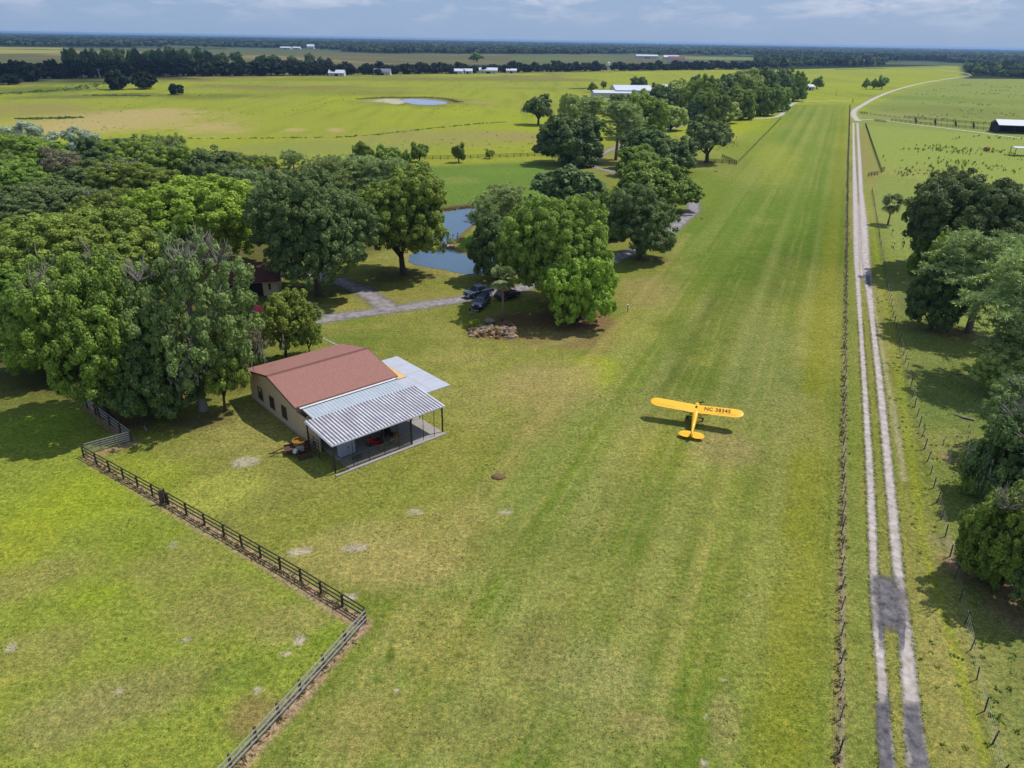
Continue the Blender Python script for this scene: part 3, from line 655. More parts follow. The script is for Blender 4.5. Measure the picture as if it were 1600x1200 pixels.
def pine_crown(name, mat, seed, R=4.0, z0=6, z1=15, boughs=46, tuft=.5, leaf=.26, nt_=44, flat=.65):
    rng = np.random.RandomState(seed); cs = []
    for i in range(boughs):
        f = rng.rand() ** .7; z = z0 + (z1 - z0) * f; r = R * math.sqrt(max(.04, 1 - (f * 1.02 - .25) ** 2 * 1.35)) * rng.uniform(.35, 1); a = i * 2.39996 + rng.uniform(-.5, .5)
        cs.append([r * math.cos(a), r * math.sin(a), z])
    cs = np.array(cs); pc = []
    for c in cs:
        k = rng.randint(6, 11); pc.append(c + rng.normal(size=(k, 3)) * np.array([.75, .75, .38]))
    pc = np.vstack(pc); idx = np.repeat(np.arange(len(pc)), nt_)
    d = unit(rng.normal(size=(len(idx), 3)) + np.array([0, 0, .55]))
    c = pc[idx] + d * (tuft * rng.uniform(.3, 1, len(idx)))[:, None] * np.array([1, 1, flat])
    n = len(c); u = d; r = unit(rng.normal(size=(n, 3)) + np.array([0, 0, .6])); v = unit(np.cross(u, r)); s = (leaf * rng.uniform(.6, 1.3, n))[:, None]
    V = np.stack([c - u * s, c + v * s * .2, c + u * s, c - v * s * .2], 1).reshape(-1, 3)
    pt = rng.rand(len(pc)); tint = np.clip(pt[idx] * .6 + rng.rand(n) * .4, 0, 1)
    me = quad_mesh(name, V, tint, mat)
    return me, [(np.zeros(3), 1)] + [(q, 1.0) for q in cs], float(np.percentile(np.hypot(V[:, 0], V[:, 1]), 97)), float(np.percentile(V[:, 2], 99.7))

def pine_trunk(name, mat, LB, z1, seed, r0=.28, n=18):
    rng = random.Random(seed); mb = MB(); b = [(0, 0, -.1), (.1, .05, z1 * .3), (.05, .2, z1 * .65), (0, .1, z1 * .97)]
    mb.tube(b, [r0 * 1.25, r0, r0 * .7, r0 * .15], 8)
    for c, _ in LB[1:n + 1]:
        z = c[2] - rng.uniform(.2, .8); mb.tube([(.05, .12, z), (c[0] * .6, c[1] * .6, z + .25), tuple(c)], [r0 * .3, r0 * .2, r0 * .06], 5)
    for k in range(7):
        a = rng.uniform(0, 6.3); z = z1 * rng.uniform(.3, .55); l_ = rng.uniform(.6, 1.6); mb.tube([(.05, .12, z), (l_ * math.cos(a), l_ * math.sin(a), z + rng.uniform(0, .5))], [.07, .02], 4)
    return mb.mesh(name, mat, True)

# ---- the kinds: each is (list of (part name, mesh), radius, height)
KIND = {}
def broad(key, leafm, seed, trunk_mat=None, r0=.45, n=7, moss=0, twigs=0, **kw):
    me, LB, rad, top = broad_crown('crown', LM[leafm], seed, **kw)
    if kw.get('lobes', 0) >= 17 and r0 == .45: n = 12
    parts = [('crown', me), ('trunk', limbs('trunk', trunk_mat or M_bark, LB, kw.get('z0', 2.5) + .6, seed, r0, n))]
    if moss:
        sel = sorted(LB[1:], key=lambda q: q[0][2])[:moss]; parts.append(('hanging_moss', moss_mesh('hanging_moss', seed, [c + unit(c * np.array([1, 1, 0])) * r * .8 for c, r in sel])))
    if twigs:
        sel = sorted(LB[1:], key=lambda q: -q[0][2])[1:1 + twigs]; [parts.append(('bare_branch', bare_twigs('bare_branch', M_bark_pale, seed + i_, [q_[0] + np.array([0, 0, q_[1] * .55])]))) for i_, q_ in enumerate(sel)]
    KIND[key] = (parts, rad, top)
def pine(key, seed, leafm='pine', trunk=None, r0=.28, **kw):
    me, LB, rad, top = pine_crown('crown', LM[leafm], seed, **kw)
    KIND[key] = ([('crown', me), ('trunk', pine_trunk('trunk', trunk or M_bark_pale, LB, top, seed, r0))], rad, top)

broad('oak_a', 'oak', 101, R=8, z0=1.6, z1=14, lobes=20, twigs=2, moss=2)
broad('oak_b', 'oak', 102, R=8, z0=3.0, z1=14, lobes=17, pr=.62, open_=.08, twigs=3)
broad('oak_skirt', 'oak', 103, R=9, z0=1.6, z1=15, lobes=28, skirt=.8, pr=.62)
broad('bright', 'bright', 104, R=8, z0=2, z1=13.5, lobes=20, pr=.62)
broad('yellow', 'yellow', 105, R=6, z0=2, z1=11, lobes=14, pr=.6)
broad('dark', 'dark', 106, R=8, z0=1.5, z1=12, lobes=24, pr=.62, moss=3)
broad('dark_b', 'dark', 107, R=6, z0=.8, z1=12, lobes=17, pr=.58)
broad('grey', 'grey', 108, R=8, z0=2.5, z1=14, lobes=26, pr=.48, leaf=.135, cover=.85, flat=.9)
broad('mossy', 'sage', 109, R=7, z0=2.4, z1=14, lobes=18, pr=.55, leaf=.14, open_=.4, cover=.85, moss=3, twigs=7, trunk_mat=M_bark_pale)
broad('pond_oak', 'oak', 110, R=7, z0=2.3, z1=15, lobes=18, pr=.55, leaf=.14, moss=4, r0=.4)
broad('olive', 'olive', 111, R=6, z0=3, z1=12, lobes=15, pr=.6, open_=.1)
broad('silver', 'silver', 112, R=4.5, z0=3, z1=13, lobes=8, pr=.8, leaf=.2, open_=.2)
broad('thin', 'thin', 113, R=4, z0=2.5, z1=12, lobes=9, pr=.7, leaf=.16, open_=.45, cover=.6, trunk_mat=M_bark_pale)
broad('young', 'oak', 114, R=4, z0=1.2, z1=8, lobes=13, pr=.5, leaf=.13, open_=.15, r0=.2)
broad('skirted', 'dark', 117, R=5, z0=.0, z1=8, lobes=18, pr=.52, leaf=.135, skirt=.8, r0=.25)
broad('bright_skirt', 'bright', 118, R=5, z0=.0, z1=8, lobes=17, pr=.52, leaf=.14, skirt=.9, r0=.25)
broad('green_skirt', 'oak', 119, R=5, z0=.0, z1=8, lobes=15, pr=.55, leaf=.14, skirt=.9, open_=.14, twigs=2, r0=.25)
broad('shrub', 'oak', 115, R=3, z0=.1, z1=4, lobes=8, pr=.6, leaf=.17, r0=.15, skirt=.3)
broad('mossy_shrub', 'dark', 116, R=4, z0=.6, z1=7, lobes=9, pr=.7, leaf=.18, open_=.1, moss=5, twigs=3, r0=.2)
pine('pine_a', 201, R=4.2, z0=5, z1=14)
pine('pine_wide', 202, R=5, z0=4.5, z1=12, boughs=80, nt_=46)
pine('pine_tall', 203, R=3.4, z0=8, z1=18, boughs=44)
# coarser kinds for trees beyond 200 m
broad('m_oak', 'oak', 121, R=8, z0=0.3, z1=12, lobes=18, pr=.95, leaf=.34, cover=.95)
broad('m_dark', 'dark', 122, R=8, z0=0.2, z1=12, lobes=18, pr=1.1, leaf=.36, cover=1.1)
broad('m_round', 'oak', 123, R=5, z0=1.6, z1=8, lobes=7, pr=1.1, leaf=.38, cover=1.1)
broad('m_grey', 'grey', 124, R=7, z0=0.3, z1=12, lobes=14, pr=1.2, leaf=.42, cover=1.0)
broad('m_olive', 'olive', 125, R=7, z0=0.5, z1=12, lobes=11, pr=1.2, leaf=.42, cover=1.0)
broad('m_mossy', 'dark', 126, R=6, z0=2.2, z1=12, lobes=9, pr=1.0, leaf=.36, open_=.15, moss=6)
broad('f_dark', 'far', 131, R=8, z0=.1, z1=12, lobes=10, pr=2.0, leaf=1.0, cover=.8, n=3)
broad('f_dark_b', 'far', 132, R=6, z0=.6, z1=14, lobes=8, pr=2.0, leaf=1.0, cover=.8, n=3)
broad('f_light', 'farlt', 133, R=7, z0=.3, z1=13, lobes=9, pr=1.9, leaf=.9, cover=.7, n=3)

def tree(kind, px, ytop, wpx, label, h=None, ybase=None, cat='tree', name='oak_tree', group=None, rot=None, hmax=None):
    """crown top at pixel (px, ytop), crown wpx pixels wide; foot at ybase, or given height h"""
    parts, rad, top = KIND[kind]
    if ybase is not None:
        b = at(px, ybase)
        lo, hi = .3, 60.0
        for _ in range(40):
            m_ = (lo + hi) / 2
            if proj((b[0], b[1], m_))[1] > ytop: lo = m_
            else: hi = m_
        h = lo
        if hmax: h = min(h, hmax)
    else:
        q = at(px, ytop, h * .97); b = np.array([q[0], q[1], 0])
    c = (b[0], b[1], h * .6); w = wpx / F * depth(c)
    sx = w / 2 / rad; sz = h / top
    o = empty(name, (b[0], b[1], 0), rot if rot is not None else random.uniform(0, 6.28), label, cat, group)
    o.scale = (sx, sx, sz)
    for nm, me in parts:
        ch = link(nm, me, o)
        if nm == 'hanging_moss': ch['kind'] = 'stuff'
    TREES.append((label, round(h, 1), round(w, 1), round(b[1])))
    return o
TREES = []

# ------------------------------------------------------------------ the big grove left of the barn
tree('oak_b', 168, 405, 215, 'broad oak with bare twigs behind the board fence corner', ybase=652, h=13)
tree('mossy', 318, 372, 205, 'grey-green mossy oak with bare silvery twigs beside the barn', ybase=640)
tree('skirted', 245, 515, 150, 'low leafy oak over the farm gate between fence and barn', ybase=652)
tree('young', 352, 520, 85, 'leaning small oak nearest the barn gable windows', ybase=643)
tree('oak_b', 120, 480, 140, 'low spreading oak hanging over the paddock fence end', h=8.5)
tree('oak_skirt', 105, 335, 265, 'wide domed oak at the left edge above the paddock', h=16)
tree('oak_a', 15, 410, 170, 'dark green oak cut by the left edge beside the paddock', h=12)
tree('oak_b', 60, 500, 140, 'shaded low oak at the paddock edge under the domed oak', h=8)
tree('bright', 298, 284, 215, 'big bright green dome-shaped oak in the grove', h=17)
tree('grey', 80, 290, 200, 'grey-green soft-leaved tree by the left edge of the grove', h=13)
tree('oak_a', 165, 298, 130, 'mid-green tree between the grey-green tree and the bright dome', h=13)
tree('oak_a', 35, 212, 150, 'olive oak under the silvery tops in the far left corner of the grove', h=15)
tree('silver', 40, 192, 90, 'pale silvery tree highest at the left edge of the grove', h=17)
tree('silver', 122, 203, 75, 'pale silvery tree above the thin bare-looking tree', h=16)
tree('thin', 88, 233, 80, 'thin brownish half-bare tree in the back of the grove', h=13)
tree('dark_b', 158, 217, 100, 'dark green tree right of the silvery tops', h=14)
tree('oak_b', 215, 216, 130, 'mid-green round oak in the back row of the grove', h=14)
tree('oak_a', 275, 228, 130, 'dense oak in the back row behind the bright dome', h=14)
tree('m_dark', 335, 236, 110, 'dark green oak at the right end of the grove back row', h=13)
tree('olive', 262, 214, 50, 'slim olive tree poking above the grove back row', h=15)
tree('oak_b', 388, 242, 90, 'pale oak beside the small pine at the back of the grove', h=12)
tree('pine_a', 456, 238, 56, 'small lone pine standing above the back row', h=13)
tree('mossy', 405, 268, 130, 'grey oak behind the hidden house roof', h=13)
tree('dark_b', 345, 258, 100, 'dark oak just left of the grey oak behind the house', h=12)
tree('oak_a', 210, 255, 150, 'oak filling the middle of the grove behind the bright dome', h=13)
tree('dark_b', 120, 255, 120, 'shadowy oak in the middle of the grove below the thin tree', h=12)
tree('oak_b', 0, 250, 140, 'tall oak cut by the left edge below the silvery trees', h=14)
tree('bright', 230, 330, 120, 'bright oak tucked left of the big bright dome', h=12)
tree('grey', 498, 272, 200, 'large soft grey-green oak shading the drive by the house', ybase=462)
tree('pond_oak', 630, 260, 158, 'tall dark oak with clear trunk at the pond edge', ybase=428)
tree('pine_wide', 550, 246, 90, 'wide olive pine top left of the pond oak', h=13, name='pine_tree')
tree('pine_wide', 606, 250, 90, 'wide olive pine top behind the pond oak', h=13, name='pine_tree')
tree('pine_wide', 508, 247, 70, 'olive pine top behind the soft grey-green oak', h=14, name='pine_tree')
tree('oak_b', 645, 262, 60, 'dark green tree right of the olive pine tops', h=9)
tree('m_round', 568, 220, 38, 'round dark fence tree left of the paddock', ybase=255)
tree('m_round', 606, 226, 42, 'bushy dark fence tree beside the round one', ybase=262)
tree('m_round', 634, 234, 18, 'slim fence tree between bushy and twin trees', ybase=257)
tree('m_round', 655, 222, 32, 'spreading twin-stemmed tree on the paddock fence', ybase=253)
tree('m_round', 717, 223, 24, 'neat round tree standing alone on the paddock fence', ybase=254)
tree('m_round', 765, 233, 15, 'smallest tree on the paddock fence', ybase=248)
tree('young', 447, 455, 100, 'leafy young tree behind the barn roof', ybase=562)
tree('young', 485, 492, 50, 'slender young tree beside the barn back eave', ybase=556)
tree('thin', 392, 500, 60, 'thin moss-draped tree between barn and grove', ybase=590)
tree('shrub', 402, 545, 30, 'small leafy shrub at the back corner of the barn', ybase=585, cat='shrub', name='shrub')
tree('shrub', 436, 555, 26, 'low dark shrub in the shade behind the barn', ybase=572, cat='shrub', name='shrub')

# ------------------------------------------------------------------ the middle oaks
tree('oak_skirt', 866, 305, 180, 'huge round green oak beside the parked vehicles', ybase=476, rot=.6)
tree('bright_skirt', 900, 400, 118, 'bright low boughs of the oak nearest the air strip', ybase=506)
tree('skirted', 775, 338, 88, 'dark oak on the pond side of the huge round oak', ybase=436)
tree('dark_b', 998, 288, 122, 'round dark oak by the drive bend', ybase=404)
tree('m_oak', 1020, 252, 132, 'spreading oak right behind the round dark oak', ybase=330)
tree('m_grey', 893, 262, 140, 'grey-green oak between the pond and the drive', ybase=345)
tree('m_oak', 950, 300, 70, 'small oak filling between grey-green and round dark oaks', ybase=372)
tree('pine_wide', 790, 292, 92, 'feathery pine at the upper pond', h=12, name='pine_tree')
tree('pine_a', 757, 308, 56, 'leaning small pine at the pond bank', h=11, name='pine_tree')
tree('m_dark', 890, 180, 106, 'dark broad oak at the end of the paddock fence', ybase=256)
tree('pine_tall', 926, 150, 80, 'tall olive pine left of the bare-trunk pines', ybase=240, name='pine_tree')
tree('pine_tall', 962, 158, 66, 'tall pine with bare trunk by the winding drive', ybase=250, name='pine_tree')
tree('pine_tall', 978, 162, 58, 'second bare-trunk pine, right of its neighbour on the drive', ybase=254, name='pine_tree')
tree('olive', 900, 148, 60, 'olive tree topping the middle grove beside the mossy oak', ybase=222)
tree('m_oak', 1003, 143, 84, 'dark green oak in front of the white barn', ybase=216)
tree('m_dark', 970, 148, 50, 'dark oak crown at the corner of the white barn', ybase=190)
tree('m_olive', 1048, 165, 52, 'pale olive tree above the winding lane', ybase=204)
tree('m_olive', 1130, 160, 50, 'domed olive tree by the lane near the strip', ybase=192)
tree('m_grey', 1086, 158, 42, 'grey-green tree left of the domed olive tree', ybase=192)
tree('m_mossy', 1104, 182, 78, 'lone dark oak with clear trunk at the strip fence', ybase=254)
tree('m_dark', 1010, 200, 90, 'dark oak over the drive behind the spreading oak', ybase=262)
tree('m_dark', 1045, 214, 84, 'low dark oak left of the lone strip-fence oak', ybase=268)
tree('m_oak', 1000, 228, 80, 'low oak beneath the bare-trunk pines', ybase=275)
tree('m_mossy', 841, 147, 48, 'ragged moss-hung oak alone in the pasture', ybase=195)
for i, (x, y, w, h_, k, lb) in enumerate([(1030, 132, 54, 178, 'm_grey', 'grey-green crown right behind the white barn'), (1062, 126, 54, 176, 'm_olive', 'olive crown left in the distant lane grove'), (1092, 118, 62, 184, 'm_oak', 'big rounded crown in the distant lane grove'),
        (1128, 116, 62, 182, 'm_grey', 'grey crown topping the distant lane grove'), (1160, 108, 62, 170, 'm_olive', 'tall olive crown in the distant lane grove'), (1188, 106, 58, 166, 'm_grey', 'tall grey-green crown in the distant lane grove'),
        (1216, 106, 48, 160, 'm_grey', 'tall grey crown near the white shed'), (1238, 112, 42, 158, 'm_oak', 'rounded crown over the white shed'), (1106, 140, 62, 192, 'm_oak', 'leafy front crown of the lane grove beside the olive dome'),
        (1150, 136, 62, 186, 'm_oak', 'mid-green front crown of the lane grove'), (1188, 132, 58, 180, 'm_oak', 'round front crown of the lane grove over the lane'), (1212, 134, 44, 174, 'm_oak', 'end crown of the lane grove where the lane bends'), (1066, 122, 15, 137, 'm_round', 'small round tree left of its bigger round neighbour in the yellow field'),
        (1086, 116, 20, 137, 'm_round', 'larger round tree at the edge of the yellow field'), (1276, 119, 19, 139, 'm_round', 'rounded tree right of the white shed'), (926, 128, 16, 144, 'm_round', 'left of two small trees beyond the pasture left of the white barn'), (943, 126, 11, 139, 'm_round', 'slim right one of two small trees left of the white barn'),
        (997, 120, 28, 143, 'm_dark', 'bushy tree directly behind the white barn roof')]):
    tree(k, x, y, w, lb, ybase=h_)
for x, y, w, lb in [(1353, 122, 13, 'left tree of the three standing together in the far field'), (1364, 123, 13, 'middle tree of the three standing together in the far field'), (1377, 118, 17, 'tallest tree of the three standing together in the far field')]:
    tree('m_round', x, y, w, lb, ybase=139.5, group='three trees in the far field')
for x, y, w, yb, lb in [(184, 109, 38, 140, 'spreading oak left in the far pasture, cloud shade in its leaf colour'), (228, 111, 42, 139, 'wide oak beside the first in the far pasture, cloud shade in its leaf colour'), (277, 131, 24, 148, 'small round tree alone in the far pasture, cloud shade in its leaf colour')]:
    tree('f_dark', x, y, w, lb, ybase=yb)  # darker leaf kind: cloud shade is put into the leaf colour
tree('f_dark', 48, 100, 40, 'big oak standing before the far left tree belt, cloud shade in its leaf colour', ybase=127); tree('f_dark', 15, 115, 36, 'low oak at the left edge before the tree belt, cloud shade in its leaf colour', ybase=132)  # same darker leaves, painting the cloud shade on these two

# ------------------------------------------------------------------ right side
tree('dark', 1506, 276, 214, 'huge dark live oak beyond the wire fence', ybase=432, rot=2.2)
tree('pine_wide', 1512, 366, 172, 'leaning pale-trunked pine in front of the live oak', ybase=520, name='pine_tree', rot=.4)
tree('bright', 1474, 362, 66, 'bright green small tree left of the leaning pine', ybase=452)
tree('shrub', 1440, 365, 50, 'small green tree at the left foot of the live oak', ybase=432)
tree('skirted', 1455, 410, 95, 'dark low tree in the shade under the leaning pine', ybase=514)
tree('pine_wide', 1590, 395, 210, 'grey-green pine cut by the right edge', ybase=600, name='pine_tree')
tree('pine_wide', 1580, 505, 130, 'low feathery pine shrub at the right edge', ybase=610, cat='shrub', name='shrub')
tree('mossy', 1585, 600, 140, 'airy grey-green oak at the right edge', ybase=715)
tree('mossy_shrub', 1550, 655, 128, 'dark shrub hung with silver moss by the wire fence', ybase=785, cat='shrub', name='shrub')
tree('olive', 1555, 548, 90, 'low grey-green bush under the right-edge pine', ybase=618, cat='shrub', name='shrub')
tree('shrub', 1520, 690, 60, 'leafy shrub left of the moss-hung shrub by the fence', ybase=765, cat='shrub', name='shrub')
tree('mossy_shrub', 1600, 690, 60, 'second mossy shrub cut by the right edge behind the first', ybase=800, cat='shrub', name='shrub')
tree('green_skirt', 1558, 772, 158, 'broad green oak leaning over the lower wire fence', ybase=915)
tree('shrub', 1528, 842, 62, 'leafy shrub at the left foot of the broad fence oak', ybase=905, cat='shrub', name='shrub')
tree('dark_b', 1610, 830, 100, 'dark oak cut by the right edge below the broad fence oak', ybase=960)

# ------------------------------------------------------------------ tree belt across the far pasture, each tree its own
BELT_LABEL = {'f_dark': 'dark oak in the long belt beyond the far pasture', 'f_dark_b': 'upright dark tree in the long belt beyond the far pasture', 'f_light': 'pale green tree of the plantation behind the long belt'}
def belt(kind, x, yt, w, h):
    tree(kind, x, yt, w, BELT_LABEL[kind], h=h, group={'f_dark': 'dark oaks of the far belt', 'f_dark_b': 'upright trees of the far belt', 'f_light': 'pale plantation trees behind the belt'}[kind], name='belt_tree')
rb = random.Random(5)
def ybelt(x):   # foot of the belt
    return np.interp(x, [-40, 0, 200, 500, 700, 900, 1190], [128, 126, 121, 118.5, 115, 112, 108])
x = -30
while x < 520:
    D = 1150 * CAMH / (ybelt(x) - (62 + (x - 800) * .0169)); hgt = rb.uniform(13, 17.5)
    q = at(x, ybelt(x)); yt = proj((q[0], q[1], hgt))[1]
    belt('f_dark' if rb.random() < .7 else 'f_dark_b', x, yt, rb.uniform(24, 36), hgt); x += rb.uniform(8, 12)
x = 525
while x < 1195:
    if rb.random() < (.9 if x > 640 else .65):
        hgt = rb.uniform(9, 15); q = at(x, ybelt(x)); belt('f_dark' if rb.random() < .65 else 'f_dark_b', x, proj((q[0], q[1], hgt))[1], rb.uniform(16, 27), hgt)
    x += rb.uniform(6, 10)
for hx in (520, 536, 590, 607, 703, 722, 740, 756, 774, 795, 806):
    hgt = rb.uniform(7, 11); q = at(hx, ybelt(hx) + .9); belt('f_dark', hx, proj((q[0], q[1], hgt))[1], rb.uniform(9, 14), hgt)
for k in range(64):
    x = rb.uniform(90, 330) if k < 46 else rb.uniform(330, 520); yb = np.interp(x, [90, 200, 330, 520], [112, 106, 104, 108]) + rb.uniform(-5, 8) ; hgt = rb.uniform(17, 25) if 100 < x < 330 else rb.uniform(13, 18)
    q = at(x, yb); belt('f_light', x, proj((q[0], q[1], hgt))[1], rb.uniform(14, 22), hgt)
tree('m_round', 745, 82, 24, 'yellow-green round tree rising behind the belt', h=17)

# ------------------------------------------------------------------ far woods that read as one mass: instanced tree crowns
def wood_proto(name, seed, leafm, R, z1, n):
    me, LB, rad, top = broad_crown(name, LM[leafm], seed, R=R, z0=.1, z1=z1, lobes=6, pr=2.2, leaf=1.5, cover=.55)
    return bpy.data.objects.new(name, me)
PROTO = bpy.data.collections.new('wood_crowns')
for i, (lm_, R_, z_) in enumerate([('far', 6, 15), ('far', 5, 17), ('farlt', 5, 16), ('dark', 6, 14), ('farlt', 4.2, 18)]):
    PROTO.objects.link(wood_proto('wood_crown', 300 + i, lm_, R_, z_, 0))
def instancer(name, pts, scl, mat_seed, label, coll=PROTO):
    me = bpy.data.meshes.new(name); me.from_pydata([tuple(p) for p in pts], [], [])
    a = me.attributes.new('size', 'FLOAT_VECTOR', 'POINT'); a.data.foreach_set('vector', np.asarray(scl, np.float32).ravel())
    o = link(name, me); tag(o, label, None, None, 'stuff')
    g = bpy.data.node_groups.new(name + '_scatter', 'GeometryNodeTree')
    g.interface.new_socket('Geometry', in_out='INPUT', socket_type='NodeSocketGeometry'); g.interface.new_socket('Geometry', in_out='OUTPUT', socket_type='NodeSocketGeometry')
    gi = g.nodes.new('NodeGroupInput'); go = g.nodes.new('NodeGroupOutput'); ip = g.nodes.new('GeometryNodeInstanceOnPoints'); ci = g.nodes.new('GeometryNodeCollectionInfo')
    ci.inputs['Collection'].default_value = coll; ci.inputs['Separate Children'].default_value = True; ci.inputs['Reset Children'].default_value = True
    na_ = g.nodes.new('GeometryNodeInputNamedAttribute'); na_.data_type = 'FLOAT_VECTOR'; na_.inputs['Name'].default_value = 'size'
    rv = g.nodes.new('FunctionNodeRandomValue'); rv.data_type = 'FLOAT_VECTOR'; rv.inputs['Min'].default_value = (0, 0, 0); rv.inputs['Max'].default_value = (0, 0, 6.283)
    ip.inputs['Pick Instance'].default_value = True
    g.links.new(gi.outputs[0], ip.inputs['Points']); g.links.new(ci.outputs[0], ip.inputs['Instance']); g.links.new(na_.outputs[0], ip.inputs['Scale']); g.links.new(rv.outputs[0], ip.inputs['Rotation'])
    g.links.new(ip.outputs[0], go.inputs[0])
    mo = o.modifiers.new('scatter', 'NODES'); mo.node_group = g
    return o
def wood_points(front, seed, far=14000, thin=1.0, keep=2350):
    """front: [(px, py)] left to right; woods fill from this line away to the distance"""
    rng = np.random.RandomState(seed); Pf = np.array([at(*q)[:2] for q in front]); th = np.arctan2(Pf[:, 0], Pf[:, 1]); rf = np.hypot(Pf[:, 0], Pf[:, 1])
    pts = []; sc = []
    r = rf.min()
    while r < far:
        wd = max(1, r / 2200); n = int((th[-1] - th[0]) * r / (7.0 * wd) * thin)
        t = rng.uniform(th[0], th[-1], n); f = np.interp(t, th, rf) + (fbm(t * 60, t * 0, 3) - .5) * 160
        rr = r + rng.uniform(-.5, .5, n) * max(9, .012 * r); ok = rr > f
        dens = fbm(rr / 400 * np.sin(t) + 31, rr / 400 * np.cos(t), 3); ok &= (dens > .41) | (rr < keep)
        t, rr = t[ok], rr[ok]
        pts.append(np.c_[rr * np.sin(t), rr * np.cos(t), np.full(len(t), -.2)])
        h_ = rng.uniform(.75, 1.2, len(t)); w_ = rng.uniform(.8, 1.3, len(t)) * wd
        sc.append(np.c_[w_, w_, h_]); r += max(9, .012 * r)
    return np.vstack(pts), np.vstack(sc)
p, s_ = wood_points([(-60, 71), (0, 72), (200, 73.5), (420, 76), (520, 80), (640, 84), (800, 84), (1000, 86), (1185, 87)], 41); instancer('far_woods', p, s_, 1, 'blue-green far woods reaching to the skyline')
p, s_ = wood_points([(1180, 103), (1200, 106), (1300, 105), (1400, 103.5), (1506, 103), (1509, 110), (1514, 118), (1600, 123), (1680, 128)], 42, keep=2000); instancer('near_woods', p, s_, 2, 'dark woods along the far right side of the pastures')
print('woods', len(p))
# ================================================================== AEROPLANE
M_yellow = pmat('yellow_fabric', lin(246, 186, 22, .86), .42, .05, 2.0, 0, spec=.4, coat=.15)
M_yellow_dk = pmat('yellow_metal', lin(246, 190, 30, .86), .3, .05, 2.0, 0, spec=.5, coat=.3)
M_black = pmat('black_paint', (.012, .012, .014), .5, .2, 4)
M_rubber = pmat('rubber', (.018, .018, .02), .85, .25, 6)
M_engine = pmat('engine_metal', (.05, .05, .055), .5, .3, 8, metallic=.6)
M_wood = pmat('varnished_wood', lin(96, 60, 30), .35, .3, 4)
M_glass = pmat('dark_glass', (.02, .028, .035), .08, .15, 1.0, spec=.6)

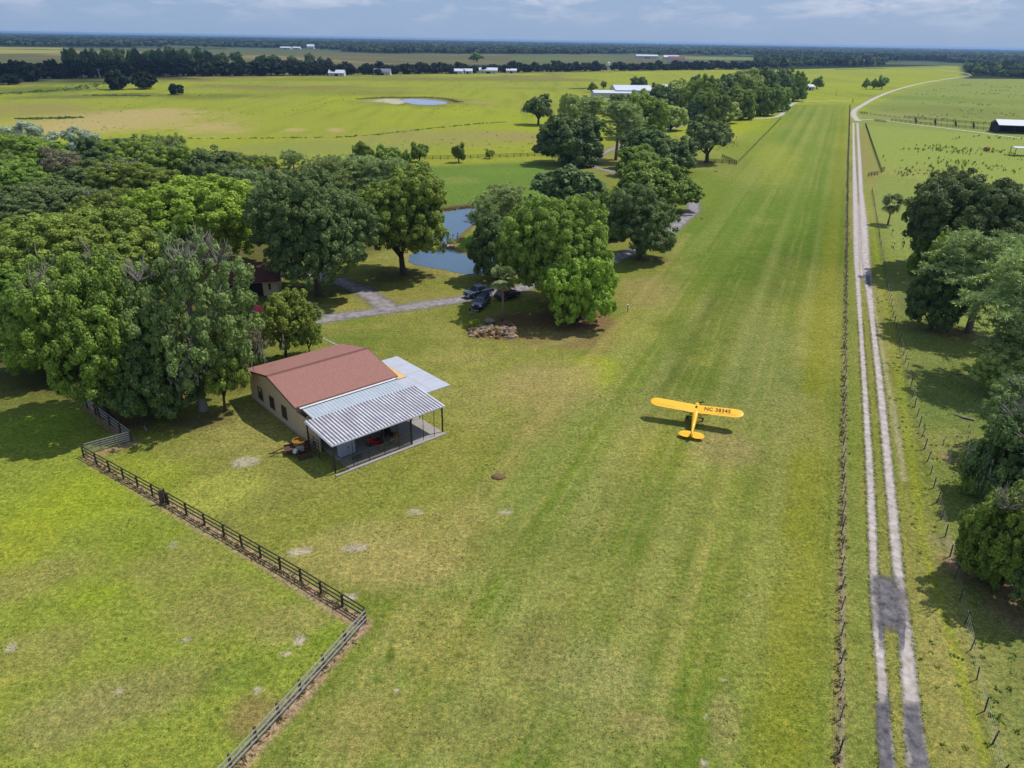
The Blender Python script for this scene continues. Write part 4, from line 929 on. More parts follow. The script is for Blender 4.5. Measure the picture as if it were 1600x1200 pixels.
def aeroplane():
    tipL, tipR = at(1017, 625, 2.0), at(1162, 646.5, 2.0); mid = (tipL + tipR) / 2; d = tipR - tipL
    rz = math.atan2(d[1], d[0])
    ex = np.array([math.cos(rz), math.sin(rz)]); ey = np.array([-ex[1], ex[0]])
    o = empty('light_aircraft', (mid[0] + ey[0] * .52, mid[1] + ey[1] * .52, .06), rz, 'yellow high-wing light aeroplane parked on the grass air strip', 'aeroplane')
    o.rotation_euler = (math.radians(9.2), 0, rz)
    # wing, level frame: leading edge y=+.25, trailing edge y=-1.36
    def wing_ring(x, le, te, z, th):
        c = le - te; pr = [(0, 0), (.03, .35), (.1, .62), (.28, .72), (.55, .5), (.8, .22), (1, .0), (.8, -.1), (.5, -.2), (.2, -.26), (.05, -.2)]
        return [(x, le - a * c, z + b * th) for a, b in pr]
    for s in (-1, 1):
        m = MB(); R_ = []
        xs = [0.0, .36, 1.5, 3.0, 4.3, 4.75, 5.05, 5.24, 5.34, 5.37]
        for x in xs:
            u = max(0, (x - 4.3) / 1.07); k = math.sqrt(max(0.0, 1 - u ** 2.6)); c = -.50
            le = c + .78 * (.12 + .88 * k) if u > 0 else .28; te = c - .86 * (.06 + .94 * max(0, 1 - u ** 2.0) ** .5) if u > 0 else -1.36
            R_.append(wing_ring(s * x, le, te, 1.93 + .075 * x * .55, .2 * max(.12, k)))
        m.loft(R_); w = m.build('wing', M_yellow, o, True)
        md = w.modifiers.new('edges', 'EDGE_SPLIT'); md.split_angle = math.radians(50)
        a = MB(); a.add([(s * 2.55, -.98, 2.06), (s * 4.55, -.98, 2.13), (s * 4.55, -.95, 2.133), (s * 2.55, -.95, 2.063)], [(0, 1, 2, 3)]); 
        za = lambda x: 1.93 + .04125 * x + .058
        a = MB(); a.beam((s * 2.5, -.98, za(2.5)), (s * 4.5, -.98, za(4.5)), .022, .008); a.beam((s * 2.5, -.98, za(2.5)), (s * 2.5, -1.33, za(2.5) - .055), .022, .008); a.build('aileron_gap', M_engine, o)
        # wing struts
        st = MB(); 
        for yy, yf in ((-.12, .15), (-.95, -.1)): st.beam((s * .36, yf, .78), (s * 2.75, yy, 1.98), .045, .1)
        st.beam((s * 1.75, -.05, 1.46), (s * 1.75, -.62, 1.52), .03, .03)
        st.build('wing_strut', M_yellow_dk, o)
        # landing gear leg and wheel
        g = MB(); g.beam((s * .34, .25, .72), (s * .86, .02, .26), .05, .08); g.beam((s * .34, -.55, .74), (s * .86, .0, .26), .05, .08); g.beam((0, -.1, .66), (s * .84, 0, .28), .04, .04); g.build('gear_leg', M_black, o)
        t = MB(); t.tube([(s * .84, 0, .2), (s * .87, 0, .2), (s * .99, 0, .2), (s * 1.02, 0, .2)], [.15, .21, .21, .15], 18); wh = t.build('wheel', M_rubber, o, True)
        h = MB(); h.tube([(s * 1.015, 0, .2), (s * 1.035, 0, .2)], [.09, .07], 12); h.build('hub', M_yellow_dk, wh)
        # tailplane with elevator
        m = MB(); out = []
        pl = [(.04, -4.02), (.5, -3.98), (.95, -4.08), (1.28, -4.28), (1.45, -4.58), (1.44, -4.82), (1.25, -5.05), (.9, -5.2), (.45, -5.24), (.16, -5.12)]
        m.prism([(s * a_, b_) for a_, b_ in pl], 2, 1.13, 1.17); m.build('tailplane', M_yellow, o, False, .012)
        e = MB(); e.beam((s * .14, -4.62, 1.172), (s * 1.42, -4.66, 1.172), .02, .008); e.build('elevator_hinge', M_engine, o)
        # exposed cylinders
        c = MB()
        for yy in (1.02, 1.32):
            for q in range(5): c.tube([(s * (.24 + q * .055), yy, 1.28), (s * (.27 + q * .055), yy, 1.28)], [.115, .115], 10)
        c.build('cylinder', M_engine, o)
        # side window
        v = MB(); v.add([(s * .395, .18, 1.42), (s * .395, -1.35, 1.42), (s * .385, -1.2, 1.88), (s * .385, .02, 1.9)], [(0, 1, 2, 3)]); v.build('side_window', M_glass, o)
    # fuselage
    def ring(y, w, z0, z1, k=.3):
        pts = []; zc = (z0 + z1) / 2; hh = (z1 - z0) / 2
        for i in range(14):
            a = 2 * PI * i / 14; cx = math.copysign(abs(math.cos(a)) ** .55, math.cos(a)); cz = math.copysign(abs(math.sin(a)) ** .6, math.sin(a)); pts.append((w / 2 * cx, y, zc + hh * cz))
        return pts
    f = MB(); f.loft([ring(1.5, .32, 1.1, 1.42), ring(1.45, .46, 1.03, 1.48), ring(1.1, .6, .86, 1.56), ring(.66, .72, .7, 1.64)]); f.build('engine_cowl', M_yellow_dk, o, True)
    f = MB(); f.loft([ring(.66, .72, .7, 1.64), ring(.25, .76, .66, 1.97), ring(-.5, .77, .66, 2.02), ring(-1.35, .76, .69, 1.99), ring(-1.9, .62, .74, 1.78), ring(-3.0, .42, .86, 1.5), ring(-4.2, .22, .98, 1.26), ring(-5.0, .06, 1.04, 1.16)])
    f.build('fuselage', M_yellow, o, True)
    w = MB(); w.add([(-.33, .64, 1.645), (.33, .64, 1.645), (.34, .27, 2.0), (-.34, .27, 2.0)], [(0, 1, 2, 3)]); w.add([(.335, .64, 1.64), (.385, .2, 1.5), (.36, .26, 1.98)], [(0, 1, 2)]); w.add([(-.335, .64, 1.64), (-.385, .2, 1.5), (-.36, .26, 1.98)], [(0, 1, 2)]); w.build('windscreen', M_glass, o)
    k = MB(); k.box(-.11, .11, -.5, -.12, 2.085, 2.1); k.build('skylight', M_glass, o)
    # fin and rudder
    fin = [(-4.1, 1.2), (-4.35, 1.42), (-4.6, 1.78), (-4.85, 1.98), (-5.1, 2.02), (-5.3, 1.9), (-5.42, 1.6), (-5.42, 1.3), (-5.3, 1.02), (-5.08, .92), (-4.98, 1.1)]
    m = MB(); m.prism([(a, b) for a, b in fin], 0, -.025, .025); m.build('tail_fin', M_yellow, o, False, .012)
    t = MB(); t.beam((0, -4.85, 1.0), (0, -5.12, .86), .04, .05); t.tube([(-.03, -5.1, .86), (.03, -5.1, .86)], [.09, .09], 12); t.build('tailwheel', M_rubber, o)
    p = MB(); a = math.radians(28)
    for s in (-1, 1):
        dx, dz = s * math.cos(a), s * math.sin(a)
        p.loft([[(dx * r - dz * w_, 1.55 + t_, 1.27 + dz * r + dx * w_) for w_, t_ in ((-c_, -.02), (c_, .03), (c_, .05), (-c_, 0))] for r, c_ in ((.05, .05), (.35, .075), (.7, .07), (.9, .03))])
    p.build('propeller', M_wood, o); n = MB(); n.tube([(0, 1.48, 1.27), (0, 1.6, 1.27), (0, 1.66, 1.27)], [.1, .09, .03], 10); n.build('propeller_hub', M_engine, o)
    # registration on the right wing
    cu = bpy.data.curves.new('registration', 'FONT'); cu.body = 'NC 38345'; cu.size = .86; cu.extrude = .0; cu.align_x = 'CENTER'; cu.align_y = 'CENTER'; cu.offset = .018; cu.space_character = 1.08
    tmp = bpy.data.objects.new('registration', cu); COL.objects.link(tmp)
    me = bpy.data.meshes.new_from_object(tmp.evaluated_get(bpy.context.evaluated_depsgraph_get())); COL.objects.unlink(tmp); bpy.data.objects.remove(tmp)
    me.materials.clear(); me.materials.append(M_black)
    # lie on the wing skin: upper surface height from the section
    xs_ = [v.co.x for v in me.vertices]; wdt = max(xs_) - min(xs_); kx = 2.95 / wdt
    PRU = [(0, 0), (.03, .35), (.1, .62), (.28, .72), (.55, .5), (.8, .22), (1, .0)]
    import bmesh
    bm = bmesh.new(); bm.from_mesh(me); bmesh.ops.triangulate(bm, faces=bm.faces)
    bmesh.ops.subdivide_edges(bm, edges=[e for e in bm.edges if e.calc_length() > .12], cuts=3)
    for v in bm.verts:
        X_ = v.co.x * kx + 2.42; Y_ = v.co.y * 1.0 - .50; u = (.28 - Y_) / 1.64
        v.co = (X_, Y_, 1.93 + .075 * X_ * .55 + .2 * float(np.interp(u, [q[0] for q in PRU], [q[1] for q in PRU])) + .016)
    bm.to_mesh(me); bm.free(); link('registration', me, o)
aeroplane()

# ================================================================== BARN, LEAN-TO, CARPORT
GX = Vector((.667, -.745, 0)); RX = Vector((.745, .667, 0)); BO = Vector((-32.98, 82.48, 0))
BRZ = math.atan2(RX.y, RX.x)      # local x = along ridge (r), local y = away from camera (-g)
def local_empty(name, g, r, label, cat, group=None):
    p = BO + GX * g + RX * r; return empty(name, p, BRZ, label, cat, group)
M_roof = pmat('red_brown_shingle', lin(152, 106, 97, .78), .95, .16, 7.0, .4, rgb2=lin(176, 128, 118, .78), stretch=(1, 1, 1))
M_stucco = pmat('tan_stucco', lin(206, 182, 148, .82), .92, .12, 2.0, .15)
M_trim = pmat('brown_trim', lin(104, 72, 58, .7), .7, .2, 3)
M_white = pmat('white_paint', lin(226, 226, 230, .8), .6, .08, 2)
M_metal = pmat('galvanised_roof', lin(186, 198, 208, .8), .45, .1, .8, metallic=.25, spec=.4)
M_metal2 = pmat('white_roof_sheet', lin(196, 194, 204, .82), .55, .14, .7, metallic=.1, rgb2=lin(226, 226, 232, .82))
M_metal3 = pmat('brown_streaked_sheet', lin(100, 90, 96, .8), .75, .4, 1.2)
M_conc = pmat('pale_concrete', lin(186, 190, 204, .8), .9, .06, .7, .05)
M_conc2 = pmat('grey_concrete', lin(164, 158, 152, .8), .92, .14, 1.2, .1)
M_steel = pmat('dark_steel', (.03, .03, .034), .6, .3, 5)
M_plank = pmat('new_wood', lin(226, 184, 122, .8), .8, .12, 3)
M_dim = pmat('dark_interior', (.02, .019, .02), .9, .2, 2)

b = local_empty('barn', 0, 0, 'tan barn with red-brown shingle roof beside the grass air strip', 'barn')
def gz(g):                    # roof surface height over g
    return 3.8 + 1.5 * (1 - abs(g - 6.77) / 6.77)
# walls: local y = -g
GW0, GW1, R0, R1 = .5, 13.05, .32, 12.95
w = MB(); w.prism([(-GW0, 0), (-GW1, 0), (-GW1, gz(GW1) - .12), (-6.77, 5.15), (-GW0, gz(GW0) - .12)], 0, R0, R1); wall = w.build('wall', M_stucco, b)
fo = MB(); fo.box(R0 - .06, R0 - .002, -GW1, -GW0, 0, .16); fo.build('plinth', M_conc2, b)
def roof_slab(g0, g1, name):
    m = MB(); z0, z1 = gz(g0), gz(g1); q = [(-g0, z0), (-g1, z1), (-g1, z1 - .14), (-g0, z0 - .14)]; m.prism(q, 0, 0, 13.4); return m.build(name, M_roof, b)
roof_slab(0, 6.76, 'roof'); roof_slab(6.78, 13.55, 'roof')
rc = MB(); rc.prism([(-6.5, 5.265), (-6.77, 5.34), (-7.04, 5.265), (-6.77, 5.31)], 0, -.01, 13.41); rc.build('ridge_cap', pmat('ridge_shingle', lin(126, 84, 76, .76), .95, .15, 5), b)
fb = MB()
for r_ in (-.03, 13.43):
    for ga, gb in ((0, 6.765), (6.775, 13.55)): fb.beam((r_, -ga, gz(ga) - .1), (r_, -gb, gz(gb) - .1), .05, .2)
fb.build('fascia', M_trim, b)
for i, g_ in enumerate((2.9, 6.1, 9.3)):
    fr = MB(); y0, y1, z0, z1 = -g_ - 1.05, -g_, .95, 2.35; X = R0 - .05
    for (a, c, e, f_) in ((y0 - .1, y0, z0 - .1, z1 + .1), (y1, y1 + .1, z0 - .1, z1 + .1), (y0, y1, z1, z1 + .1), (y0, y1, z0 - .1, z0), (y0, y1, (z0 + z1) / 2 - .03, (z0 + z1) / 2 + .03)): fr.box(X - .03, X + .045, a, c, e, f_)
    wn = fr.build('window', M_trim, b); p = MB(); p.box(X + .01, X + .04, y0, y1, z0, z1); p.build('pane', M_glass, wn)
aw = MB(); aw.prism([(-6.5, 3.5), (-13.7, 3.4), (-13.7, 3.3), (-6.5, 3.4)], 0, 13.46, 14.6); aw.build('gable_awning', M_plank, b)
# pale strip (gutter flashing) along the front eave and the lean-to
gt = MB(); gt.box(.5, 13.1, -13.9, -13.57, 3.5, 3.62); gt.build('gutter', M_white, b)
gd = MB(); gd.beam((.5, -13.92, 3.56), (13.1, -13.92, 3.56), .05, .1); gd.build('gutter_edge', M_steel, b)
def ribbed(g0, z0, g1, z1, r0, r1, pitch, h, name, mat, parent, phase=0.0, fill=.5):
    """standing-seam sheet: flat pan plus trapezoid ribs running down the slope"""
    m = MB(); m.prism([(-g0, z0), (-g1, z1), (-g1, z1 - .03), (-g0, z0 - .03)], 0, r0, r1); return m.build(name, mat, parent)
def ribs(g0, z0, g1, z1, r0, r1, pitch, h, wtop, wbot, name, mat, parent):
    m = MB(); r_ = r0 + wbot / 2 + .02
    while r_ < r1 - wbot / 2:
        for (ga, za, gb, zb) in ((g0, z0, g1, z1),):
            m.add([(r_ - wbot / 2, -ga, za + .002), (r_ + wbot / 2, -ga, za + .002), (r_ + wtop / 2, -ga, za + h), (r_ - wtop / 2, -ga, za + h), (r_ - wbot / 2, -gb, zb + .002), (r_ + wbot / 2, -gb, zb + .002), (r_ + wtop / 2, -gb, zb + h), (r_ - wtop / 2, -gb, zb + h)],
                  [(0, 1, 2, 3), (4, 7, 6, 5), (1, 5, 6, 2), (2, 6, 7, 3), (3, 7, 4, 0)])
        r_ += pitch
    return m.build(name, mat, parent)
lr = ribbed(13.95, 3.52, 17.6, 3.18, .75, 13.0, .3, .04, 'lean_to_roof', M_metal, b)
ribs(13.95, 3.52, 17.6, 3.18, .75, 13.0, .42, .05, .05, .09, 'seam', M_white, lr)
lf = MB(); lf.beam((.72, -13.95, 3.47), (.72, -17.6, 3.13), .05, .16); lf.build('lean_to_fascia', M_white, b)
lw = MB(); lw.box(R0 + .02, R0 + .18, -18.0, -GW1 - .003, 0, 2.85); lw.box(R0 + .2, R1, -15.2, -15.05, 0, 3.1); lw.build('lean_to_wall', M_stucco, b)
ls = MB(); ls.box(.8, 12.9, -17.2, -15.22, 0, .05); ls.build('lean_to_floor', M_conc2, b)
hs = MB(); hs.tube([(.1, -16.9, .3), (.1, -16.9, .9), (.12, -17.2, 1.1), (.12, -17.5, .8), (.12, -17.4, .3)], .05, 6); hs.build('coiled_hose', M_black, b)

sl = local_empty('concrete_slab', 0, 0, 'pale concrete slab at the end of the red-roofed barn', 'slab')
m = MB(); m.box(13.0, 21.5, -13.35, -.9, -.05, .10); m.build('slab_top', M_conc, sl, bevel=.02)
m = MB(); [m.box(x_ - .025, x_ + .025, -13.3, -.95, .1, .104) for x_ in (15.8, 18.65)]; [m.box(13.05, 21.45, y_ - .025, y_ + .025, .1045, .108) for y_ in (-10.2, -7.1, -4.0)]; m.build('slab_joint', M_conc2, sl)

c = local_empty('carport', 0, 0, 'open carport with brown-and-white striped metal roof attached to the barn front', 'carport')
cr = ribbed(17.15, 3.78, 22.95, 3.3, -.7, 13.6, .3, .06, 'carport_roof', M_metal3, c)
ribs(17.15, 3.78, 22.95, 3.3, -.7, 13.6, .4, .06, .17, .26, 'roof_rib', M_metal2, cr)
e = MB(); e.beam((-.72, -22.97, 3.27), (13.62, -22.97, 3.27), .06, .14); e.beam((-.72, -17.13, 3.7), (-.72, -22.95, 3.24), .05, .1); e.beam((13.62, -17.13, 3.7), (13.62, -22.95, 3.24), .05, .1); e.build('eave_trim', M_metal2, c)
base = MB(); base.box(.9, 13.2, -23.35, -17.25, -.02, .07); base.build('carport_floor', M_conc2, c)
kb = MB(); kb.box(-.85, 13.3, -23.6, -23.36, 0, .16); kb.build('carport_kerb', M_conc2, c, bevel=.02)
for r_ in (-.55, 8.9, 13.2):
    p = MB(); p.box(r_ - .07, r_ + .07, -22.95, -22.81, 0, 3.28); p.beam((r_, -22.88, 2.8), (r_ + (.45 if r_ < 10 else -.45), -22.88, 3.24), .06, .06); p.build('post', M_steel, c)
for r_ in (-.55, 13.2):
    p = MB(); p.box(r_ - .06, r_ + .06, -17.35, -17.23, 0, 3.72); p.build('post', M_steel, c)
M_screen = bpy.data.materials.new('wire_screen'); M_screen.use_nodes = True
_n = M_screen.node_tree.nodes; _l = M_screen.node_tree.links; _n['Principled BSDF'].inputs['Base Color'].default_value = (.03, .035, .034, 1)
_tr = _n.new('ShaderNodeBsdfTransparent'); _ms = _n.new('ShaderNodeMixShader'); _ms.inputs[0].default_value = .5; _l.new(_tr.outputs[0], _ms.inputs[1]); _l.new(_n['Principled BSDF'].outputs[0], _ms.inputs[2]); _l.new(_ms.outputs[0], _n['Material Output'].inputs[0])
rr = [1.5, 3.4, 5.3, 7.2, 8.9]
for i in range(len(rr)):
    x0 = -.4 if i == 0 else rr[i - 1]; x1 = rr[i]
    p = MB(); p.beam((x1, -23.1, .07), (x1, -23.1, 2.9 if i % 2 else 3.2), .05, .05); p.beam((x0, -23.1, 1.5), (x1, -23.1, 1.5), .07, .07); p.beam((x0, -23.1, .12), (x1, -23.1, .12), .04, .04); fp = p.build('fence_panel', M_steel, c)
    q = MB(); q.add([(x0 + .03, -23.1, .12), (x1 - .03, -23.1, .12), (x1 - .03, -23.1, 1.5), (x0 + .03, -23.1, 1.5)], [(0, 1, 2, 3)]); q.build('screen', M_screen, fp)
for x1 in (10.4, 11.9):
    p = MB(); p.beam((x1, -23.1, .07), (x1, -23.1, 3.2), .05, .05); p.build('slim_post', M_steel, c)
p = MB()
for z in (.4, .8, 1.2, 1.6, 2.0, 2.4): p.beam((-.55, -17.5, z), (-.55, -19.6, z), .04, .06)
for y in (-17.5, -18.55, -19.6): p.beam((-.56, y, .05), (-.56, y, 2.6), .05, .05)
p.build('side_panel', M_steel, c)
for x1 in (9.8, 11.4, 13.0): 
    p = MB(); p.beam((x1, -18.6, .07), (x1, -18.6, 3.0), .05, .05); p.build('slim_post', M_steel, c)
p = MB(); p.beam((9.0, -18.6, 1.3), (13.1, -18.6, 1.3), .04, .04); p.build('back_rail', M_steel, c)
# things under the carport
def cp(name, r, g, label, cat, rz=0.0, z=.07):
    q = BO + GX * g + RX * r; return empty(name, (q.x, q.y, z), BRZ + rz, label, cat)
M_cab = pmat('pale_cabinet', lin(176, 182, 196, .8), .6, .08, 2); M_red = pmat('red_paint', lin(190, 40, 30, .8), .4, .15, 3, coat=.3); M_straw = pmat('straw', lin(150, 120, 72, .8), .95, .35, 9, .8)
k = cp('storage_cabinet', 2.2, 20.4, 'pale grey storage cabinet standing under the carport', 'cabinet'); m = MB(); m.box(-.9, .9, -.35, .35, .08, 2.0); m.build('cabinet_body', M_cab, k, bevel=.02)
for s in (-1, 1): d_ = MB(); d_.box(.03 if s > 0 else -.86, .86 if s > 0 else -.03, -.375, -.352, .14, 1.95); dd = d_.build('cabinet_door', M_cab, k); h = MB(); h.box(s * .09 - .015, s * .09 + .015, -.4, -.377, .95, 1.2); h.build('handle', M_steel, dd)
m = MB(); m.box(-.92, .92, -.36, .36, 0, .078); m.build('cabinet_base', M_steel, k)
k = cp('hand_truck', 2.6, 21.9, 'small black cart in front of the storage cabinet', 'cart', .4); m = MB(); m.box(-.45, .45, -.3, .3, .22, .27)
for s in (-.43, .43): m.beam((s, -.29, .25), (s, -.29, .6), .04, .04); m.beam((s, .29, .25), (s, .29, .6), .04, .04)
m.beam((-.43, -.29, .6), (.43, -.29, .6), .04, .04); m.beam((-.43, .29, .6), (.43, .29, .6), .04, .04); m.build('cart_frame', M_steel, k)
for a_ in (-.35, .35):
    for e_ in (-.28, .28): t = MB(); t.tube([(a_, e_ - .03, .12), (a_, e_ + .03, .12)], .12, 10); t.build('wheel', M_rubber, k)
def mower(r, g, label, mat, rz):
    k = cp('riding_mower', r, g, label, 'mower', rz)
    m = MB(); m.box(-.5, .55, -.38, .38, .35, .55); m.prism([(.55, .4), (1.15, .42), (1.2, .8), (.62, .92)], 1, -.3, .3); m.build('body', mat, k, bevel=.03)
    m = MB(); m.box(-.35, .1, -.25, .25, .58, .72); m.box(-.42, -.3, -.25, .25, .66, 1.05); m.build('seat', M_black, k, bevel=.03)
    m = MB(); m.beam((.5, 0, .8), (.3, 0, 1.05), .04, .04); m.tube([(.28, -.16, 1.06), (.3, 0, 1.09), (.28, .16, 1.06)], .02, 5); m.build('steering_wheel', M_black, k)
    m = MB(); m.box(-.1, .6, -.55, .55, .16, .3); m.build('mower_deck', mat, k, bevel=.03)
    for x_, ra in ((-.35, .27), (.95, .2)):
        for s in (-1, 1): t = MB(); t.tube([(x_, s * .36, ra), (x_, s * .5, ra)], ra, 14); t.build('wheel', M_rubber, k)
mower(6.0, 20.6, 'red riding mower parked under the carport roof', M_red, 2.6)
mower(7.9, 19.6, 'dark red mower with hoop behind the red mower', pmat('maroon_paint', lin(110, 26, 26, .7), .5, .2, 3), 1.2)
hp = cp('roll_bar', 8.6, 19.7, 'black steel hoop standing between the mowers and the open bay', 'roll bar'); m = MB(); m.tube([(-.5, 0, 0), (-.5, 0, 1.3), (-.42, 0, 1.55), (-.2, 0, 1.68), (.2, 0, 1.68), (.42, 0, 1.55), (.5, 0, 1.3), (.5, 0, 0)], .035, 6); m.build('hoop', M_steel, hp); m = MB(); m.box(-.6, .6, -.12, .12, 0, .05); m.build('foot_plate', M_steel, hp)
for i, (r_, g_, sx, lb) in enumerate([(5.7, 22.0, .5, 'small straw-coloured heap behind the carport screen'), (7.4, 21.7, .75, 'tall straw-coloured bundle under the carport'), (8.4, 20.9, .6, 'leafy brown bundle beside the open carport bay')]):
    k = cp('straw_bundle', r_, g_, lb, 'straw', i * 1.1); m = MB(); rg = random.Random(i)
    for q in range(7): m.blob((rg.uniform(-.35, .35) * sx, rg.uniform(-.3, .3) * sx, .25 + rg.uniform(0, .5) * sx), (.42 * sx, .38 * sx, .36 * sx + .1), rg, 9, 6, .35)
    m.build('bundle', M_straw, k)
# trailer with yellow tub beside the carport
tq = at(462, 706); T = empty('utility_trailer', (tq[0], tq[1], 0), math.radians(205), 'rusty utility trailer loaded with junk left of the carport', 'trailer')
M_rust = pmat('rusty_steel', lin(92, 66, 52, .8), .9, .35, 5, .2); M_grey = pmat('grey_junk', lin(150, 142, 136, .8), .8, .3, 4)
m = MB(); m.box(-1.5, 1.1, -.75, .75, .42, .5); m.box(-1.5, 1.1, -.75, -.7, .5, .72); m.box(-1.5, 1.1, .7, .75, .5, .72); m.build('trailer_bed', M_rust, T)
m = MB(); m.beam((1.1, -.6, .46), (2.5, 0, .42), .08, .1); m.beam((1.1, .6, .46), (2.5, 0, .42), .08, .1); m.beam((2.45, 0, .42), (2.8, 0, .4), .1, .1); m.beam((2.3, 0, .4), (2.3, 0, 0), .06, .06); m.build('drawbar', M_rust, T)
for s in (-1, 1): t = MB(); t.tube([(-.2, s * .82, .34), (-.2, s * 1.0, .34)], .34, 16); t.build('wheel', M_rubber, T)
tb = empty('round_tub', (tq[0], tq[1], 0), 0, 'round tub with a yellow inside resting on the rusty trailer', 'tub'); tb.location = (tq[0] + .25, tq[1] + .75, .5)
m = MB(); n_ = 18
def circ(r, z): return [(r * math.cos(2 * PI * q / n_), r * math.sin(2 * PI * q / n_), z) for q in range(n_)]
m.loft([circ(.5, 0), circ(.66, .1), circ(.7, .5), circ(.74, .52), circ(.74, .56), circ(.64, .56)], caps=False); m.add(circ(.5, .0), [tuple(range(n_))]); m.build('tub_wall', pmat('tan_tub', lin(170, 130, 60, .8), .7, .2, 4), tb)
m = MB(); m.add(circ(.64, .3), [tuple(range(n_))]); m.build('tub_filling', pmat('yellow_filling', lin(150, 108, 36, .8), .8, .3, 4), tb)
for i, (dx_, dy_, sz, lb, mt) in enumerate([(-.75, -.1, .4, 'pale box on the trailer right of the tub', M_grey), (-.35, -.55, .3, 'small pale canister on the trailer edge', M_white)]):
    k = empty('junk_box', (tq[0] - dx_ * .9, tq[1] - .4 + dy_, .5), .4 + i, lb, 'box'); m = MB(); m.box(-sz, sz, -sz * .6, sz * .6, 0, sz * .9); m.build('box_body', mt, k, bevel=.03); m = MB(); m.box(-sz * 1.04, sz * 1.04, -sz * .64, sz * .64, sz * .9, sz * 1.0); m.build('box_lid', mt, k, bevel=.02)
k = empty('engine_block', (tq[0] + 1.3, tq[1] - 1.2, 0), .5, 'rusty junk frame on the grass between trailer and carport', 'junk'); m = MB(); m.box(-.7, .7, -.45, .45, .15, .3)
for sx in (-.65, .65): m.beam((sx, -.4, 0), (sx, -.4, .6), .07, .07); m.beam((sx, .4, 0), (sx, .4, .6), .07, .07); m.beam((sx, -.4, .58), (sx, .4, .58), .07, .07)
m.beam((-.65, .4, .58), (.65, .4, .58), .07, .07); m.beam((-.65, -.4, .58), (.65, -.4, .58), .07, .07); m.build('junk_frame', M_rust, k)

# ================================================================== FENCES
M_board = pmat('weathered_board', lin(110, 106, 100, .8), .9, .25, 3, .2, stretch=(1, 1, 6)); M_board_dk = pmat('dark_board', lin(86, 78, 70, .8), .9, .3, 3, .2); M_pale_board = pmat('pale_board', lin(168, 166, 160, .8), .9, .15, 3)
M_postw = pmat('fence_post_wood', lin(70, 66, 58, .8), .95, .3, 4, .2); M_wire = pmat('fence_wire', lin(150, 146, 138, .8), .6, .1, 4, metallic=.4)
def board_fence(pp, label, spacing=2.45, hgt=1.3, rails=3, cat='fence', mat=None, mr=None, name='board_fence', post=.15, group=None):
    P = [Vector((*at(a, b)[:2], 0)) for a, b in pp]; o = empty(name, P[0], 0, label, cat, group)
    for a, b in zip(P[:-1], P[1:]):
        d = b - a; n = max(1, round(d.length / spacing)); u = d.normalized(); nrm = Vector((-u.y, u.x, 0))
        for i in range(n + (1 if b is P[-1] else 0)):
            q = a + d * (i / n) - P[0]; m = MB(); jt = random.uniform(-.03, .03); m.beam((q.x, q.y, -.05), (q.x + jt, q.y + jt, hgt + random.uniform(-.03, .05)), post, post); m.build('post', mat or M_postw, o)
        for i in range(n):
            q0 = a + d * (i / n) - P[0] + nrm * .09; q1 = a + d * ((i + 1) / n) - P[0] + nrm * .09; m = MB()
            for k_ in range(rails):
                z = hgt * (.28 + .66 * k_ / max(1, rails - 1)); m.beam((q0.x, q0.y, z + random.uniform(-.02, .02)), (q1.x, q1.y, z + random.uniform(-.02, .02)), .04, .14)
            m.build('rail_panel', mr or M_board, o)
    return o
board_fence([(112, 618), (150, 648)], 'grey board fence by the paddock under the grove trees', mr=M_pale_board)
board_fence([(156, 652), (206, 690)], 'short board fence running up to the farm gate', mr=M_pale_board)
board_fence([(131, 714), (262, 787)], 'board fence from the farm gate corner down to the fence gap', mr=M_board_dk)
board_fence([(264, 788), (350, 838), (470, 908), (570, 970)], 'long dark board fence from the fence gap to the sharp corner', mr=M_board_dk)
board_fence([(571, 972), (470, 1085), (362, 1202), (270, 1300)], 'board fence from the sharp corner down to the bottom edge', mr=M_pale_board)
for x, y in ((256, 786),):
    q = at(x, y); k = empty('gate_post', (q[0], q[1], 0), .6, 'thick dark boxed post where the long board fence begins', 'gate post'); m = MB(); m.box(-.32, .1, -.12, .12, -.05, 1.5); m.build('post_body', M_board_dk, k); m = MB(); m.box(.14, .28, -.1, .1, -.05, 1.55); m.build('post_board', M_rust, k)
ga, gb = Vector((*at(204, 691)[:2], 0)), Vector((*at(134, 711)[:2], 0)); k = empty('farm_gate', ga, 0, 'wide five-bar farm gate between the two board fences', 'gate'); d = gb - ga; m = MB()
for z in (.3, .55, .8, 1.05, 1.3): m.beam((0, 0, z), (d.x, d.y, z), .05, .09)
m.build('gate_bars', M_pale_board, k); m = MB()
for f_ in (0.0, .33, .66, 1.0): m.beam((d.x * f_ + .03, d.y * f_ + .04, .15), (d.x * f_ + .03, d.y * f_ + .04, 1.42), .07, .07)
m.build('gate_frame', M_board, k)

